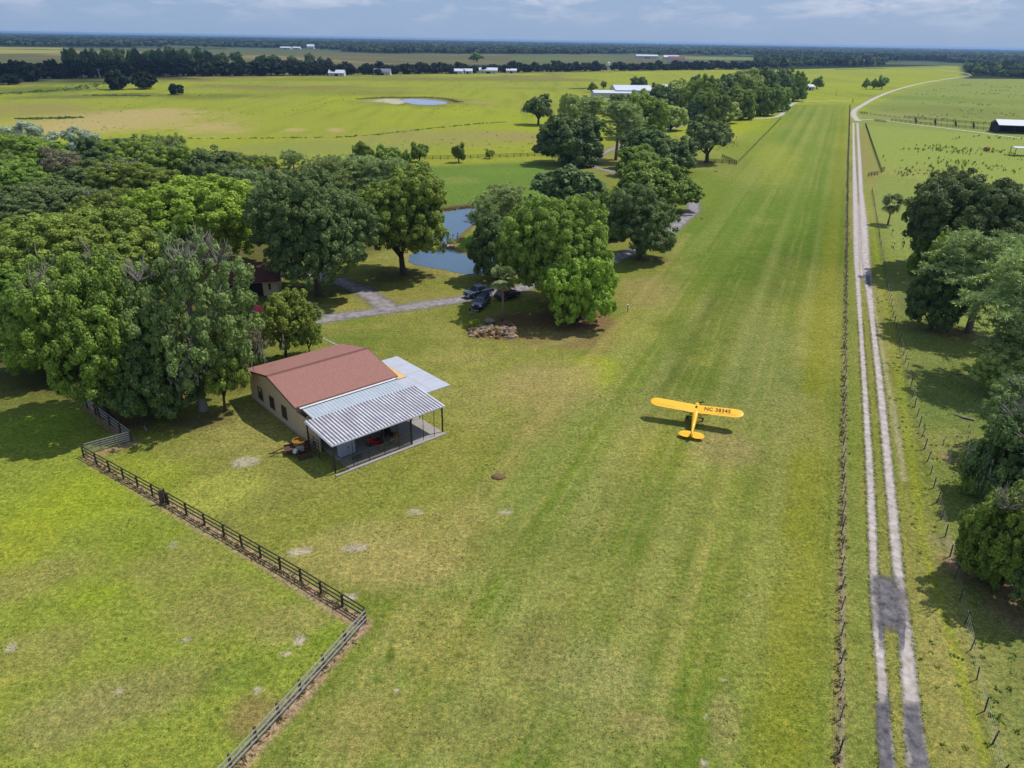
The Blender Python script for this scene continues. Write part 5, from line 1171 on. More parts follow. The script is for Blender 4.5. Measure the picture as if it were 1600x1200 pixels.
def wire_fence(pp, label, spacing=3.0, hgt=1.25, wires=4, maxp=100, post=.11, lean=.06, cat='fence', mat=None, skip=0.0, wire_r=.006):
    P = [Vector((*at(a, b)[:2], 0)) for a, b in pp]; o = empty('wire_fence', P[0], 0, label, cat); pts = []; carry = 0
    for a, b in zip(P[:-1], P[1:]):
        d = b - a; s = carry
        while s < d.length: pts.append(a + d * (s / d.length)); s += spacing * random.uniform(.92, 1.08)
        carry = s - d.length
    pts.append(P[-1]); rest = MB()
    for i, q in enumerate(pts):
        q = q - P[0]; m = MB() if i < maxp else rest; h_ = hgt * random.uniform(.93, 1.1); l_ = (random.uniform(-lean, lean), random.uniform(-lean, lean))
        m.tube([(q.x, q.y, -.1), (q.x + l_[0], q.y + l_[1], h_)], post / 2 * random.uniform(.8, 1.2), 6)
        if i < maxp: m.build('post', mat or M_postw, o)
    if rest.v: r = rest.build('far_posts', mat or M_postw, o); r['kind'] = 'stuff'
    m = MB()
    for z in np.linspace(.3, hgt * .92, wires):
        for a, b in zip(pts[:-1], pts[1:]): m.beam((a.x - P[0].x, a.y - P[0].y, z), (b.x - P[0].x, b.y - P[0].y, z), wire_r * 2, wire_r * 2)
    m.build('wires', M_wire, o); return o
wire_fence([(1312, 1240), (1312, 1195), (1318.5, 640), (1325, 250), (1328, 165)], 'straight wire fence on dark posts along the right side of the air strip', 2.9)
wire_fence([(1362, 300), (1372, 360), (1384, 440), (1396, 500), (1412, 560), (1430, 640), (1450, 725), (1469, 807), (1480, 850), (1515, 1009), (1529, 1075), (1548, 1150), (1562, 1215)], 'leaning wire fence on thin posts right of the sandy lane', 3.0, lean=.12)
board_fence([(640, 250), (700, 249), (770, 247), (846, 244)], 'dark board fence along the back of the pond paddock', 3.0, 1.4)
board_fence([(846, 244), (872, 249)], 'short board fence ending under the dark broad oak', 3.0, 1.4)
board_fence([(1106, 254), (1128, 256), (1150, 258)], 'dark board pen fence beside the lone strip-fence oak', 2.5, 1.5, 4, mr=M_board_dk)
board_fence([(1128, 247), (1150, 257)], 'short side of the pen fence joining the strip line', 2.5, 1.5, 4, mr=M_board_dk)
wire_fence([(1151, 257), (1185, 222), (1220, 186)], 'wire fence on close posts along the far left edge of the strip', 2.6)
board_fence([(1352, 195), (1364, 232), (1377, 270)], 'slanting dark pasture fence right of the sandy lane', 3.2, 1.3, 2, mr=M_board_dk, post=.12)
board_fence([(1356, 276), (1371, 274)], 'small dark gate panel across the verge by the pasture corner', 2.0, 1.4, 4, name='small_gate', cat='gate', mr=M_board_dk)
board_fence([(1377, 270), (1381, 268)], 'corner brace of the weedy pasture fence', 2.2, 1.8, 2, mr=M_board_dk)
board_fence([(1343, 177.5), (1355, 179)], 'dark gate where the farm lane forks', 2.2, 1.5, 4, name='small_gate', cat='gate', mr=M_board_dk)
board_fence([(1360, 179), (1406, 185)], 'sparse post fence from the lane fork', 4.0, 1.3, 1)
board_fence([(1366, 189.5), (1384, 192)], 'low gate beside the side lane', 2.2, 1.4, 4, name='small_gate', cat='gate', mr=M_board_dk)
board_fence([(1392, 190), (1470, 198), (1546, 204)], 'near pen fence of the cattle yards by the open shed', 3.0, 1.7, 4)
board_fence([(1412, 185), (1480, 191), (1546, 196)], 'back pen fence of the cattle yards by the open shed', 3.2, 1.7, 4)
for i, x in enumerate((1430, 1460, 1492, 1520)):
    y0 = np.interp(x, [1412, 1546], [185, 196]); y1 = np.interp(x, [1392, 1546], [190, 204]); board_fence([(x, y0), (x + 2, y1)], ['first', 'second', 'third', 'fourth'][i] + ' cross fence of the cattle yards counted from the lane fork', 2.4, 1.7, 4)

# ================================================================== PARKED VEHICLES
M_navy = pmat('dark_blue_paint', lin(66, 76, 108, .7), .28, .1, 2, coat=.5, spec=.5); M_blackp = pmat('black_car_paint', (.03, .03, .036), .25, .1, 2, coat=.5, spec=.5); M_chrome = pmat('chrome', (.6, .6, .62), .25, .05, 3, metallic=1); M_rim = pmat('alloy', (.35, .35, .37), .35, .1, 3, metallic=.8); M_lampc = pmat('lamp_lens', (.75, .76, .78), .15, .05, 3); M_redl = pmat('tail_lens', (.35, .02, .02), .2, .1, 3)
def vehicle(px, py, heading, label, pickup, mat, cat):
    q = at(px, py); o = empty('pickup_truck' if pickup else 'parked_suv', (q[0], q[1], .03), heading, label, cat)
    L_, Wd = (5.6, 1.95) if pickup else (4.8, 1.9); H_ = 1.9 if pickup else 1.75; f, r = L_ / 2, -L_ / 2
    w = Wd / 2
    def body(sec):   # stations (x, half width low, z low, half width high, z high)
        m = MB(); rings = []
        for x, wl, zl, wh, zh in sec: rings.append([(x, -wl, zl), (x, wl, zl), (x, w, zl + .25), (x, wh + .02, zh - .12), (x, wh - .05, zh), (x, -wh + .05, zh), (x, -wh - .02, zh - .12), (x, -w, zl + .25)])
        m.loft(rings); return m
    if pickup:
        body([(f, w - .12, .45, w - .1, .98), (f - .1, w - .05, .38, w - .04, 1.1), (f - 1.5, w - .05, .36, w - .04, 1.16), (f - 1.52, w - .05, .36, w - .03, 1.16), (.1 - 1.0, w - .05, .36, w - .03, 1.18), (r, w - .06, .45, w - .05, 1.16)]).build('body', mat, o, False, .03)
        m = MB(); m.loft([[(f - 1.35, -w + .1, 1.14), (f - 1.35, w - .1, 1.14), (f - 1.35, w - .12, 1.17), (f - 1.35, -w + .12, 1.17)], [(f - 2.05, -w + .1, 1.14), (f - 2.05, w - .1, 1.14), (f - 2.05, w - .28, H_), (f - 2.05, -w + .28, H_)], [(-.75, -w + .1, 1.14), (-.75, w - .1, 1.14), (-.75, w - .28, H_), (-.75, -w + .28, H_)], [(-1.0, -w + .1, 1.14), (-1.0, w - .1, 1.14), (-1.0, w - .2, 1.2), (-1.0, -w + .2, 1.2)]]); m.build('cab', mat, o, False, .04)
        m = MB(); m.box(r + .12, -1.08, -w + .16, w - .16, 1.17, 1.19); m.build('cargo_bed', M_black, o)
        ws = [(f - 1.38, 1.2), (f - 2.0, H_ - .07)]; sx0, sx1 = f - 2.05, -.8
    else:
        body([(f, w - .14, .42, w - .12, .8), (f - .12, w - .06, .34, w - .06, .95), (f - 1.2, w - .05, .32, w - .04, 1.06), (0, w - .05, .32, w - .03, 1.1), (r + .1, w - .06, .36, w - .05, 1.08), (r, w - .1, .45, w - .1, 1.0)]).build('body', mat, o, False, .04)
        m = MB(); T_ = lambda x, a, za, b_, zb: [(x, -a, za), (x, a, za), (x, b_, zb), (x, -b_, zb)]
        m.loft([T_(f - 1.1, w - .1, 1.03, w - .14, 1.06), T_(f - 1.95, w - .1, 1.05, w - .3, H_ - .04), T_(-.2, w - .1, 1.05, w - .27, H_), T_(r + .55, w - .1, 1.05, w - .3, H_ - .05), T_(r + .06, w - .1, 1.04, w - .14, 1.1)]); m.build('cab', mat, o, False, .05)
        m = MB(); [m.beam((f - 2.1, s * (w - .36), H_ + .04), (r + .7, s * (w - .36), H_ + .03), .04, .04) for s in (-1, 1)]; m.build('roof_rack', M_steel, o)
        ws = [(f - 1.16, 1.1), (f - 1.92, H_ - .1)]; sx0, sx1 = f - 1.95, r + .75
    (xa, za), (xb, zb) = ws; m = MB(); m.add([(xa + .03, -w + .2, za), (xa + .03, w - .2, za), (xb + .04, w - .36, zb), (xb + .04, -w + .36, zb)], [(0, 1, 2, 3)]); m.build('windscreen', M_glass, o)
    for s in (-1, 1):
        m = MB(); m.add([(sx0, s * (w - .1), 1.22), (sx1, s * (w - .1), 1.22), (sx1, s * (w - .24), H_ - .12), (sx0 + .1, s * (w - .24), H_ - .12)], [(0, 1, 2, 3)]); m.build('side_window', M_glass, o)
        m = MB(); m.box(f - .06, f + .015, s * (w - .32) - .2, s * (w - .32) + .2, .72, .9); m.build('headlight', M_lampc, o, False, .02)
        m = MB(); m.box(r - .012, r + .05, s * (w - .16) - .09, s * (w - .16) + .09, .75, 1.0); m.build('tail_light', M_redl, o)
        m = MB(); m.box(f - 1.55, f - 1.35, s * (w + .02), s * (w + .2), 1.14, 1.28); m.build('mirror', mat, o, False, .03)
        for x in (f - .95, r + 1.05):
            t = MB(); t.tube([(x, s * (w - .24), .37), (x, s * (w - .02), .37), (x, s * w, .37)], [.37, .37, .33], 18); wh = t.build('wheel', M_rubber, o); u = MB(); u.tube([(x, s * (w + .004), .37), (x, s * (w + .02), .37)], [.22, .2], 12); u.build('rim', M_rim, wh)
    m = MB(); m.box(f - .03, f + .03, -w + .56, w - .56, .62, .88); m.build('grille', M_black, o); m = MB(); m.box(f - .05, f + .09, -w + .15, w - .15, .44, .6); m.build('bumper', M_chrome if pickup else mat, o, False, .03)
    return o
def hd(a, b):  # heading from pixel a to pixel b
    p, q = at(*a), at(*b); return math.atan2(q[1] - p[1], q[0] - p[0])
vehicle(748, 462, hd((760, 459), (732, 466)), 'dark blue pickup truck facing the camera on the drive under the oak', True, M_navy, 'pickup truck')
vehicle(752, 478, hd((764, 464), (738, 488)), 'dark blue car nose-out on the grass beside the palm', False, M_navy, 'car')
vehicle(793, 466, hd((780, 470), (808, 462)), 'black car deep in the oak shade behind the palm trunk', False, M_blackp, 'car')
q = at(739, 489); k = empty('tow_dolly', (q[0], q[1], 0), hd((745, 484), (733, 492)), 'small grey tow dolly lying in front of the dark blue car', 'dolly')
m = MB(); m.beam((-.9, -.5, .3), (1.3, 0, .25), .09, .09); m.beam((-.9, .5, .3), (1.3, 0, .25), .09, .09); m.beam((-.7, -.8, .28), (-.7, .8, .28), .1, .1); m.build('dolly_frame', M_grey, k)
for s in (-1, 1): t = MB(); t.tube([(-.7, s * .8, .24), (-.7, s * .95, .24)], .24, 12); t.build('wheel', M_rubber, k)

# ================================================================== ROCKERY BY THE PALM
rg = random.Random(3)
M_rock = [pmat('rubble_' + n_, lin(*c_, .8), .95, .3, 4, .5) for n_, c_ in (('tan', (172, 142, 104)), ('grey', (142, 130, 114)), ('brown', (112, 84, 60)))]
for mi, mt in enumerate(M_rock):
    m = MB()
    for i in range(130):
        u = rg.uniform(0, 1); px_ = 735 + 70 * u; py_ = rg.gauss(519, 3.6) + (2 if u > .5 else 0); q = at(px_, py_); s = .1 + .42 * rg.random() ** 2.2; hz_ = max(0, .9 - abs(py_ - 519) * .12) * rg.uniform(.1, 1.2) * (.5 + .5 * math.sin(u * 3.1))
        m.blob((q[0], q[1], s * .4 + hz_ * .7), (s * rg.uniform(.7, 1.5), s * rg.uniform(.7, 1.3), s * rg.uniform(.5, .9)), rg, 6, 4, .3)
    o = m.build('rubble', mt); tag(o, ['tan broken limestone rubble heaped round the palm bed', 'grey broken rubble heaped round the palm bed', 'brown broken rubble heaped round the palm bed'][mi], None, None, 'stuff')
m = MB()
for i in range(46):
    q = at(735 + 70 * rg.random(), rg.gauss(519, 3.4)); a_ = rg.uniform(0, 6.28); l_ = rg.uniform(.5, 1.5); z_ = rg.uniform(.15, .7); m.tube([(q[0], q[1], z_), (q[0] + l_ * math.cos(a_), q[1] + l_ * math.sin(a_), z_ + rg.uniform(-.25, .35))], [rg.uniform(.03, .07), .02], 5)
o = m.build('dead_branches', M_rock[0]); tag(o, 'dry broken sticks thrown over the rubble heap', None, None, 'stuff')
for px_, py_, s, lb, mt in [(792, 511, .95, 'big brown boulder right of the palm trunk', 2), (765, 505, .8, 'grey-green boulder behind the rubble heap', 1), (744, 514, .75, 'purple-grey boulder at the left end of the rubble', 1), (803, 521, .5, 'pale boulder at the right end of the rubble heap', 0)]:
    q = at(px_, py_); m = MB(); m.blob((0, 0, s * .45), (s * 1.15, s * .85, s * .62), rg, 11, 8, .14); o = m.build('boulder', M_rock[mt]); o.location = (q[0], q[1], 0); tag(o, lb, 'boulder')

# ================================================================== PALMS
M_palmtrunk = pmat('palm_trunk_bark', lin(132, 116, 104, .8), .95, .25, 3, .5, stretch=(1, 1, 5))
def palm(px, yb, yt, wpx, label, ngreen=26, ndead=16, seed=1, trunk_r=.17, h=None):
    b = at(px, yb); lo, hi = .5, 30
    for _ in range(40):
        mm = (lo + hi) / 2
        if proj((b[0], b[1], mm))[1] > yt: lo = mm
        else: hi = mm
    H_ = lo; w = wpx / F * depth((b[0], b[1], H_ * .7)); R_ = w / 2; zc = H_ - R_ * .85
    o = empty('palm_tree', (b[0], b[1], 0), 0, label, 'palm'); rg = random.Random(seed); rn = np.random.RandomState(seed)
    if zc > .5: m = MB(); m.tube([(0, 0, -.1), (.05, .02, zc * .4), (.02, .05, zc * .8), (0, 0, zc)], [trunk_r * 1.35, trunk_r, trunk_r * .95, trunk_r * 1.25], 9); m.build('trunk', M_palmtrunk, o, True)
    def fronds(n, e0, e1, nm, mt, ln):
        V = []
        for i in range(n):
            a = i * 2.39996 + rg.uniform(-.3, .3); e = e0 + (e1 - e0) * ((i * .754877) % 1.0); d = np.array([math.cos(a) * math.cos(e), math.sin(a) * math.cos(e), math.sin(e)])
            l_ = R_ * ln * rg.uniform(.85, 1.1); st = np.array([0, 0, zc]); c0 = st + d * l_ * .5; side = unit(np.cross(d, [0, 0, 1])); upv = np.cross(side, d); ro = rg.uniform(-1.1, 1.1); side, upv = side * math.cos(ro) + upv * math.sin(ro), upv * math.cos(ro) - side * math.sin(ro)
            V.append(np.stack([st, st + side * .03, c0, c0 - side * .03]))           # stalk
            for k_ in range(17):
                t = (k_ - 8) / 8 * 1.35; bd = unit(d * math.cos(t) + side * math.sin(t) - np.array([0, 0, .28 * abs(t)])); L2 = l_ * .62 * (1 - .22 * abs(t)); tip = c0 + bd * L2 - np.array([0, 0, .22 * L2]); mid_ = c0 + bd * L2 * .5; ww = np.cross(bd, upv) * .085 * max(1, R_ / 1.6)
                V.append(np.stack([c0, mid_ + ww, tip, mid_ - ww]))
        V = np.vstack(V); link(nm, quad_mesh(nm, V, rn.rand(len(V) // 4), LM[mt]), o)
    fronds(ngreen, -.55, 1.45, 'green_fronds', 'palm', 1.0); fronds(ndead, -1.5, -.75, 'dead_fronds', 'deadp', .8)
    return o
palm(785, 505, 415, 46, 'tall palm with dead brown skirt standing in the rubble bed', 40, 30, 1, .2)
palm(1387, 351, 303, 35, 'lone palm with brown skirt beside the dark live oak', 44, 12, 2, .19)
palm(491, 522, 472, 38, 'short grey-green palm behind the barn roof', 30, 14, 3, .22)
palm(748, 345, 308, 22, 'small palm at the upper pond bank', 22, 12, 4, .2)
q = at(742, 521); k = empty('yucca_plant', (q[0], q[1], 0), 0, 'spiky dark yucca left of the rubble heap', 'plant'); rn = np.random.RandomState(2); V = []
for i in range(70):
    d = unit(rn.normal(size=3) + np.array([0, 0, .7])); d[2] = abs(d[2]); tip = d * rn.uniform(.9, 1.5); sd_ = unit(np.cross(d, [.1, .2, 1])) * .06; V.append(np.stack([np.zeros(3), tip * .5 + sd_, tip, tip * .5 - sd_]))
link('leaf_rosette', quad_mesh('leaf_rosette', np.vstack(V), rn.rand(70), LM['grey']), k)
tree('yellow', 741, 500, 20, 'yellow-green round bush left of the rubble heap', ybase=513, cat='shrub', name='shrub')

# ================================================================== HOUSE HIDDEN IN THE GROVE, SHEDS, FAR BUILDINGS
M_dkroof = pmat('dark_red_roof', lin(96, 58, 52, .75), .95, .2, 3, .2); M_gdoor = pmat('dark_garage_door', (.016, .012, .012), .8, .2, 3); M_greyroof = pmat('grey_roof', lin(150, 154, 164, .8), .7, .12, .8)
M_farroof = pmat('white_metal_roof', lin(206, 212, 226, .82), .5, .05, .2); M_farwall = pmat('pale_wall', lin(206, 204, 198, .8), .8, .08, .3); M_farred = pmat('brick_red_roof', lin(128, 82, 74, .75), .8, .1, .3); M_bluegrey = pmat('slate_roof', lin(120, 122, 138, .8), .8, .1, .3)
def building(px, py, w, d, h, rise, label, roof, wall, rz=None, cat='building', name='far_house', door=True, windows=2, openfront=False, over=.4):
    q = at(px, py); rz = math.atan2(-q[0], q[1]) * .0 if rz is None else rz; o = empty(name, (q[0], q[1], 0), rz, label, cat)
    m = MB()
    if openfront and h < 3.5:
        for i in range(4): p = MB(); x = (-1 if i % 2 else 1) * (w / 2 - .2); y = (-1 if i < 2 else 1) * (d / 2 - .2); p.box(x - .1, x + .1, y - .1, y + .1, 0, h - .02); p.build('post', M_postw, o)
    elif openfront:
        m.box(-w / 2, w / 2, d / 2 - .15, d / 2, 0, h); m.box(-w / 2, -w / 2 + .15, -d / 2, d / 2 - .16, 0, h); m.build('wall', wall, o)
        for i in range(5): x = -w / 2 + .4 + i * (w - .6) / 4; p = MB(); p.box(x - .12, x + .12, -d / 2, -d / 2 + .24, 0, h - .02); p.build('post', M_postw, o)
    else:
        m.box(-w / 2, w / 2, -d / 2, d / 2, 0, h)
        for s in (-1, 1): m.add([(s * w / 2 * .998, -d / 2, h), (s * w / 2 * .998, d / 2, h), (s * w / 2 * .998, 0, h + rise - .05)], [(0, 1, 2)])
        m.build('wall', wall, o)
    for s in (-1, 1):
        r = MB(); z1 = h - over * rise / (d / 2); y0 = s * (d / 2 + over)
        r.prism([(y0, z1 + .02), (s * .005, h + rise + .02), (s * .005, h + rise + .16), (y0, z1 + .16)], 0, -w / 2 - over, w / 2 + over); r.build('roof', roof, o)
    if door and not openfront: p = MB(); p.box(-w * .12, w * .12, -d / 2 - .05, -d / 2 + .02, 0, min(2.4, h * .85)); p.build('door', M_dim, o)
    if not openfront:
        for i in range(windows): x = w * (.3 if i % 2 else -.3) * (1 if i < 2 else 1.35); p = MB(); p.box(x - .6, x + .6, -d / 2 - .04, -d / 2 + .02, 1.0, min(2.2, h * .8)); p.build('window', M_glass, o)
    return o
# house: garage gable end visible at (405..436, 430..465)
q = at(418, 462); H_ = empty('house', (q[0], q[1], 0), math.radians(12), 'tan house with dark red roof hidden in the grove beside the drive', 'house')
m = MB(); m.box(-9, 1.9, 0, 9, 0, 2.9); m.build('wall', M_stucco, H_)
for y0, y1 in ((-.7, 4.5), (9.7, 4.5)): r = MB(); r.prism([(y0, 2.75), (y1 + (.005 if y1 < y0 else -.005), 4.7), (y1 + (.005 if y1 < y0 else -.005), 4.85), (y0, 2.9)], 0, -9.6, 2.5); r.build('roof', M_dkroof, H_)
p = MB(); p.box(-3.9, -.6, -.05, .02, 0, 2.35); p.build('garage_door', M_gdoor, H_); p = MB(); p.box(.35, .75, -.04, .02, 1.1, 2.2); p.build('window', M_glass, H_); p = MB(); p.box(-7.4, -5.2, -.04, .02, 1.0, 2.2); p.build('window', M_glass, H_)
p = MB(); p.box(-9.5, 2.4, -.72, -.66, 2.7, 2.88); p.build('fascia', M_trim, H_)
q = at(382, 372); k = empty('screen_enclosure', (q[0], q[1], 0), math.radians(8), 'grey slatted metal roof glimpsed between the bright dome and the soft oak', 'outbuilding')
m = MB(); m.prism([(-4, 2.6), (4, 4.0), (4, 4.1), (-4, 2.7)], 0, -4, 2.2); m.build('roof', M_greyroof, k); m = MB()
for y in np.linspace(-3.6, 3.6, 7): z = 2.6 + (y + 4) * .175 + .13; m.box(-4.02, 2.22, y - .08, y + .08, z, z + .07)
m.build('roof_batten', M_dim, k); m = MB()
for x in (-3.8, 2.0):
    for y in (-3.8, 3.8): m.box(x - .08, x + .08, y - .08, y + .08, 0, 2.6 + (y + 4) * .175)
m.build('post', M_steel, k)
q = at(414, 492); k = empty('covered_trailer', (q[0], q[1], 0), math.radians(-30), 'red tarpaulin over a low white trailer beside the young tree', 'trailer'); m = MB(); m.box(-1.8, 1.8, -.9, .9, .45, .75); m.build('bed', M_white, k); m = MB(); m.prism([(-.95, .76), (-.6, 1.15), (0, 1.25), (.6, 1.15), (.95, .76)], 0, -1.75, 1.75); m.build('tarpaulin', pmat('red_tarp', lin(196, 70, 66, .8), .6, .12, 3), k)
for s in (-1, 1): t = MB(); t.tube([(0, s * .92, .32), (0, s * 1.08, .32)], .32, 12); t.build('wheel', M_rubber, k)

building(985, 151, 30, 24, 5.5, 3.2, 'white barn with the tallest pale roof beyond the middle oaks', M_farroof, M_farwall, .1, 'barn', 'metal_barn')
building(958, 152, 34, 14, 3.6, 1.6, 'long low white wing in front of the pale barn', M_farroof, M_farwall, .1, 'barn', 'metal_barn')
building(1048, 141, 16, 10, 3.4, 1.8, 'pale green roof showing left of the lane grove', pmat('pale_green_roof', lin(170, 200, 190, .82), .5, .05, .3), M_farwall, .0, 'barn', 'metal_barn')
building(1262, 141, 9, 8, 3.6, 1.6, 'small white shed at the end of the lane grove', M_farroof, M_farwall, .2, 'shed', 'shed')
building(1600, 208, 30, 13, 4.2, 2.2, 'open-sided shed with grey-white roof at the right edge', M_farroof, M_dim, -.22, 'shed', 'open_shed', openfront=True)
building(1596, 243, 8, 5, 3.2, .3, 'small pole shelter with flat pale roof at the right edge', M_farroof, M_dim, -.15, 'shelter', 'pole_shelter', openfront=True)
for px_, py_, w_, d_, h_, ri, lb, rf in [(527, 118.6, 18, 10, 3.4, 3, 'white gabled house in the belt left of the scattered houses', M_farroof), (598, 117.2, 20, 12, 4, 3, 'grey-roofed house behind the palm-like belt trees', M_bluegrey), (712, 115.2, 20, 12, 3.5, 2.5, 'long pale house left of its neighbour in the belt', M_farroof), (731, 115.1, 12, 10, 3.5, 2.5, 'small pale house between the two long houses in the belt', M_farroof),
        (763, 114.6, 24, 14, 4, 3, 'long white house in the belt over the bright pasture', M_farroof), (799, 114.2, 14, 10, 3.5, 2, 'low white shed at the end of the belt houses', M_farroof), (1010, 91, 60, 24, 6, 3, 'long white shed far behind the belt', M_farroof), (1048, 93, 40, 22, 6, 4, 'white building beside the red roof far behind the belt', M_farroof), (1056, 98, 36, 20, 7, 6, 'dark red-roofed building far behind the belt', M_farred),
        (1348, 102, 34, 16, 6, 6, 'grey-roofed house before the dark far woods', M_bluegrey), (447, 77, 36, 18, 5, 3, 'left one of the three white far buildings at the woods edge', M_farroof), (464, 77, 26, 18, 5, 3, 'middle one of the three white far buildings at the woods edge', M_farroof), (486, 76, 26, 20, 8, 6, 'tallest of the three white far buildings at the woods edge', M_farroof), (577, 79.5, 30, 16, 4, 3, 'lone cream building before the far woods', pmat('cream_roof', lin(216, 206, 176, .8), .8, .05, .3)), (655, 81, 22, 18, 5, 4, 'lone bright white house before the far woods', M_farroof), (902, 84, 34, 16, 4, 3, 'pale low building before the far middle woods', M_farroof), (84, 71.5, 22, 16, 5, 3, 'tiny white house before the far left woods', M_farroof)]:
    building(px_, py_, w_, d_, h_, ri, lb, rf, M_farwall)
q = at(950, 113); k = empty('water_tower', (q[0], q[1], 0), 0, 'slim white tank tower in the far belt', 'tower'); m = MB(); m.tube([(0, 0, 9), (0, 0, 9.5), (0, 0, 13), (0, 0, 14)], [1.2, 2.2, 2.2, .4], 12); m.build('tank', M_white, k)
for a_ in range(4): m = MB(); m.beam((1.6 * math.cos(a_ * PI / 2), 1.6 * math.sin(a_ * PI / 2), 0), (1.2 * math.cos(a_ * PI / 2), 1.2 * math.sin(a_ * PI / 2), 9.4), .3, .3); m.build('leg', M_white, k)
q = at(158, 127.5); k = empty('utility_pole', (q[0], q[1], 0), .5, 'leaning pale utility pole in front of the far left belt', 'utility pole'); m = MB(); m.tube([(0, 0, 0), (-.6, 0, 11)], [.3, .22], 7); m.build('pole', M_pale_board, k); m = MB(); m.beam((-1.9, 0, 10.2), (.9, 0, 10.2), .2, .22); m.build('crossarm', M_pale_board, k)
for i, (x_, y_) in enumerate([(1306, 150), (1332, 160)]):
    q = at(x_, y_); k = empty('utility_pole', (q[0], q[1], 0), .2, ['thin pole beyond the end of the air strip', 'thick corner pole where the strip fence meets the lane'][i], 'pole'); m = MB(); m.tube([(0, 0, 0), (0, 0, 5 - i * 2.4)], [.16 + .1 * i, .13 + .1 * i], 7); m.build('pole', M_postw, k); m = MB(); m.tube([(0, 0, 5 - i * 2.4), (0, 0, 5.1 - i * 2.4)], [.18 + .1 * i, .05], 7); m.build('pole_cap', M_steel, k)
# dock, marker, mound, hay, stepping stones
pa, pb = Vector((*at(664, 391)[:2], 0)), Vector((*at(709, 387)[:2], 0)); d = pb - pa; k = empty('plank_dock', pa, math.atan2(d.y, d.x), 'pale plank footbridge between the two ponds', 'dock'); n_ = int(d.length / .28); m = MB()
for i in range(n_): m.box(i * .28 + .02, i * .28 + .26, -.75, .75, .52, .58)
m.build('deck', M_plank and pmat('pale_plank', lin(206, 180, 160, .8), .9, .15, 4), k); m = MB(); m.box(0, d.length, -.7, -.6, .36, .515); m.box(0, d.length, .6, .7, .36, .515); m.build('beams', M_board_dk, k)
for x in np.linspace(.3, d.length - .3, 5):
    for s in (-.65, .65): m = MB(); m.tube([(x, s, -.1), (x, s, .36)], .1, 7); m.build('pile', M_board_dk, k)
q = at(980, 488); k = empty('marker_post', (q[0], q[1], 0), 0, 'white-topped marker post in the grass beside the strip', 'marker post'); m = MB(); m.tube([(0, 0, -.1), (0, 0, 1.15)], .06, 7); m.build('post', M_postw, k); m = MB(); m.box(-.16, .16, -.12, .12, 1.16, 1.4); m.build('cap', M_white, k)
for x_, y_, s_, lb in [(779, 745, .8, 'small brown dirt mound in the yard grass'), (1097, 342, .5, 'tiny dark mound beside the drive bend'), (1119, 268, 1.0, 'dark mound on the strip edge below the pen fence')]:
    q = at(x_, y_); m = MB(); rings = []
    for f_, z_ in ((1, -.05), (.85, .12), (.55, .24), (.2, .3)): rings.append([(s_ * f_ * (1 + rg.uniform(-.15, .15)) * math.cos(2 * PI * t / 12), s_ * .8 * f_ * (1 + rg.uniform(-.15, .15)) * math.sin(2 * PI * t / 12), z_) for t in range(12)])
    m.loft(rings); o = m.build('dirt_mound', pmat('mound_earth', lin(122, 98, 66, .8), .95, .3, 6, .6), None, True); o.location = (q[0], q[1], 0); tag(o, lb, 'mound')
q = at(1541, 236); k = empty('hay_bale', (q[0], q[1], 0), .5, 'rust-brown round hay bale in the weedy pasture', 'hay bale'); m = MB(); m.tube([(-1.1, 0, .85), (1.1, 0, .85)], .9, 20); m.build('bale', pmat('old_hay', lin(128, 82, 54, .8), .95, .3, 6, .6), k)
for s_ in (-1, 1): m = MB(); m.tube([(s_ * 1.105, 0, .85), (s_ * 1.13, 0, .85)], [.86, .7], 20); m.build('bale_end', pmat('hay_end', lin(156, 116, 80, .8), .95, .3, 6, .6), k)
for i, (x_, y_) in enumerate([(496, 523), (501, 526), (506, 529), (511, 531.5), (516, 534), (521, 536.5), (526, 539)]):
    q = at(x_, y_); m = MB(); m.box(-.3, .3, -.22, .22, -.03, .05); o = m.build('stepping_stone', M_conc2, None, False, .03); o.location = (q[0], q[1], 0); o.rotation_euler[2] = -.8 + rg.uniform(-.2, .2); tag(o, 'white stepping stone in the line leading to the barn back corner', 'stepping stone', 'stepping stones behind the barn')
# pale limbs and stumps under the grove edge
for x_, y_, lb in [(228, 668, 'pale fallen log under the gate oak'), (1505, 653, 'bleached fallen branch in the grass right of the wire fence')]:
    q = at(x_, y_); m = MB(); m.tube([(-1.2, 0, .12), (-.2, .12, .16), (1.1, -.1, .1)], [.1, .13, .06], 7); m.tube([(-.2, .12, .16), (.3, .6, .3)], [.06, .02], 5); o = m.build('fallen_log', M_bark_pale, None, True); o.location = (q[0], q[1], 0); o.rotation_euler[2] = rg.uniform(0, 3); tag(o, lb, 'log')

# ================================================================== WEEDS AND TUFTS (nobody could count them)
def tufts(name, pts, label, mat, size=.35, n=9, seed=1, tall=1.0):
    rn = np.random.RandomState(seed); P = np.asarray(pts); idx = np.repeat(np.arange(len(P)), n); sc = rn.uniform(.5, 1.4, len(P))[idx] * size
    d = unit(rn.normal(size=(len(idx), 3)) * np.array([1, 1, .5]) + np.array([0, 0, .8 * tall])); d[:, 2] = np.abs(d[:, 2]); tip = d * sc[:, None] * np.array([1, 1, tall]); base = np.c_[P[idx], np.zeros(len(idx))] + rn.normal(size=(len(idx), 3)) * np.array([.25, .25, 0]) * sc[:, None]
    sd_ = unit(np.cross(d, rn.normal(size=d.shape))) * sc[:, None] * .3
    V = np.stack([base, base + tip * .5 + sd_, base + tip, base + tip * .5 - sd_], 1).reshape(-1, 3)
    o = link(name, quad_mesh(name, V, rn.rand(len(idx)), mat)); tag(o, label, None, None, 'stuff'); return o
rn = np.random.RandomState(77)
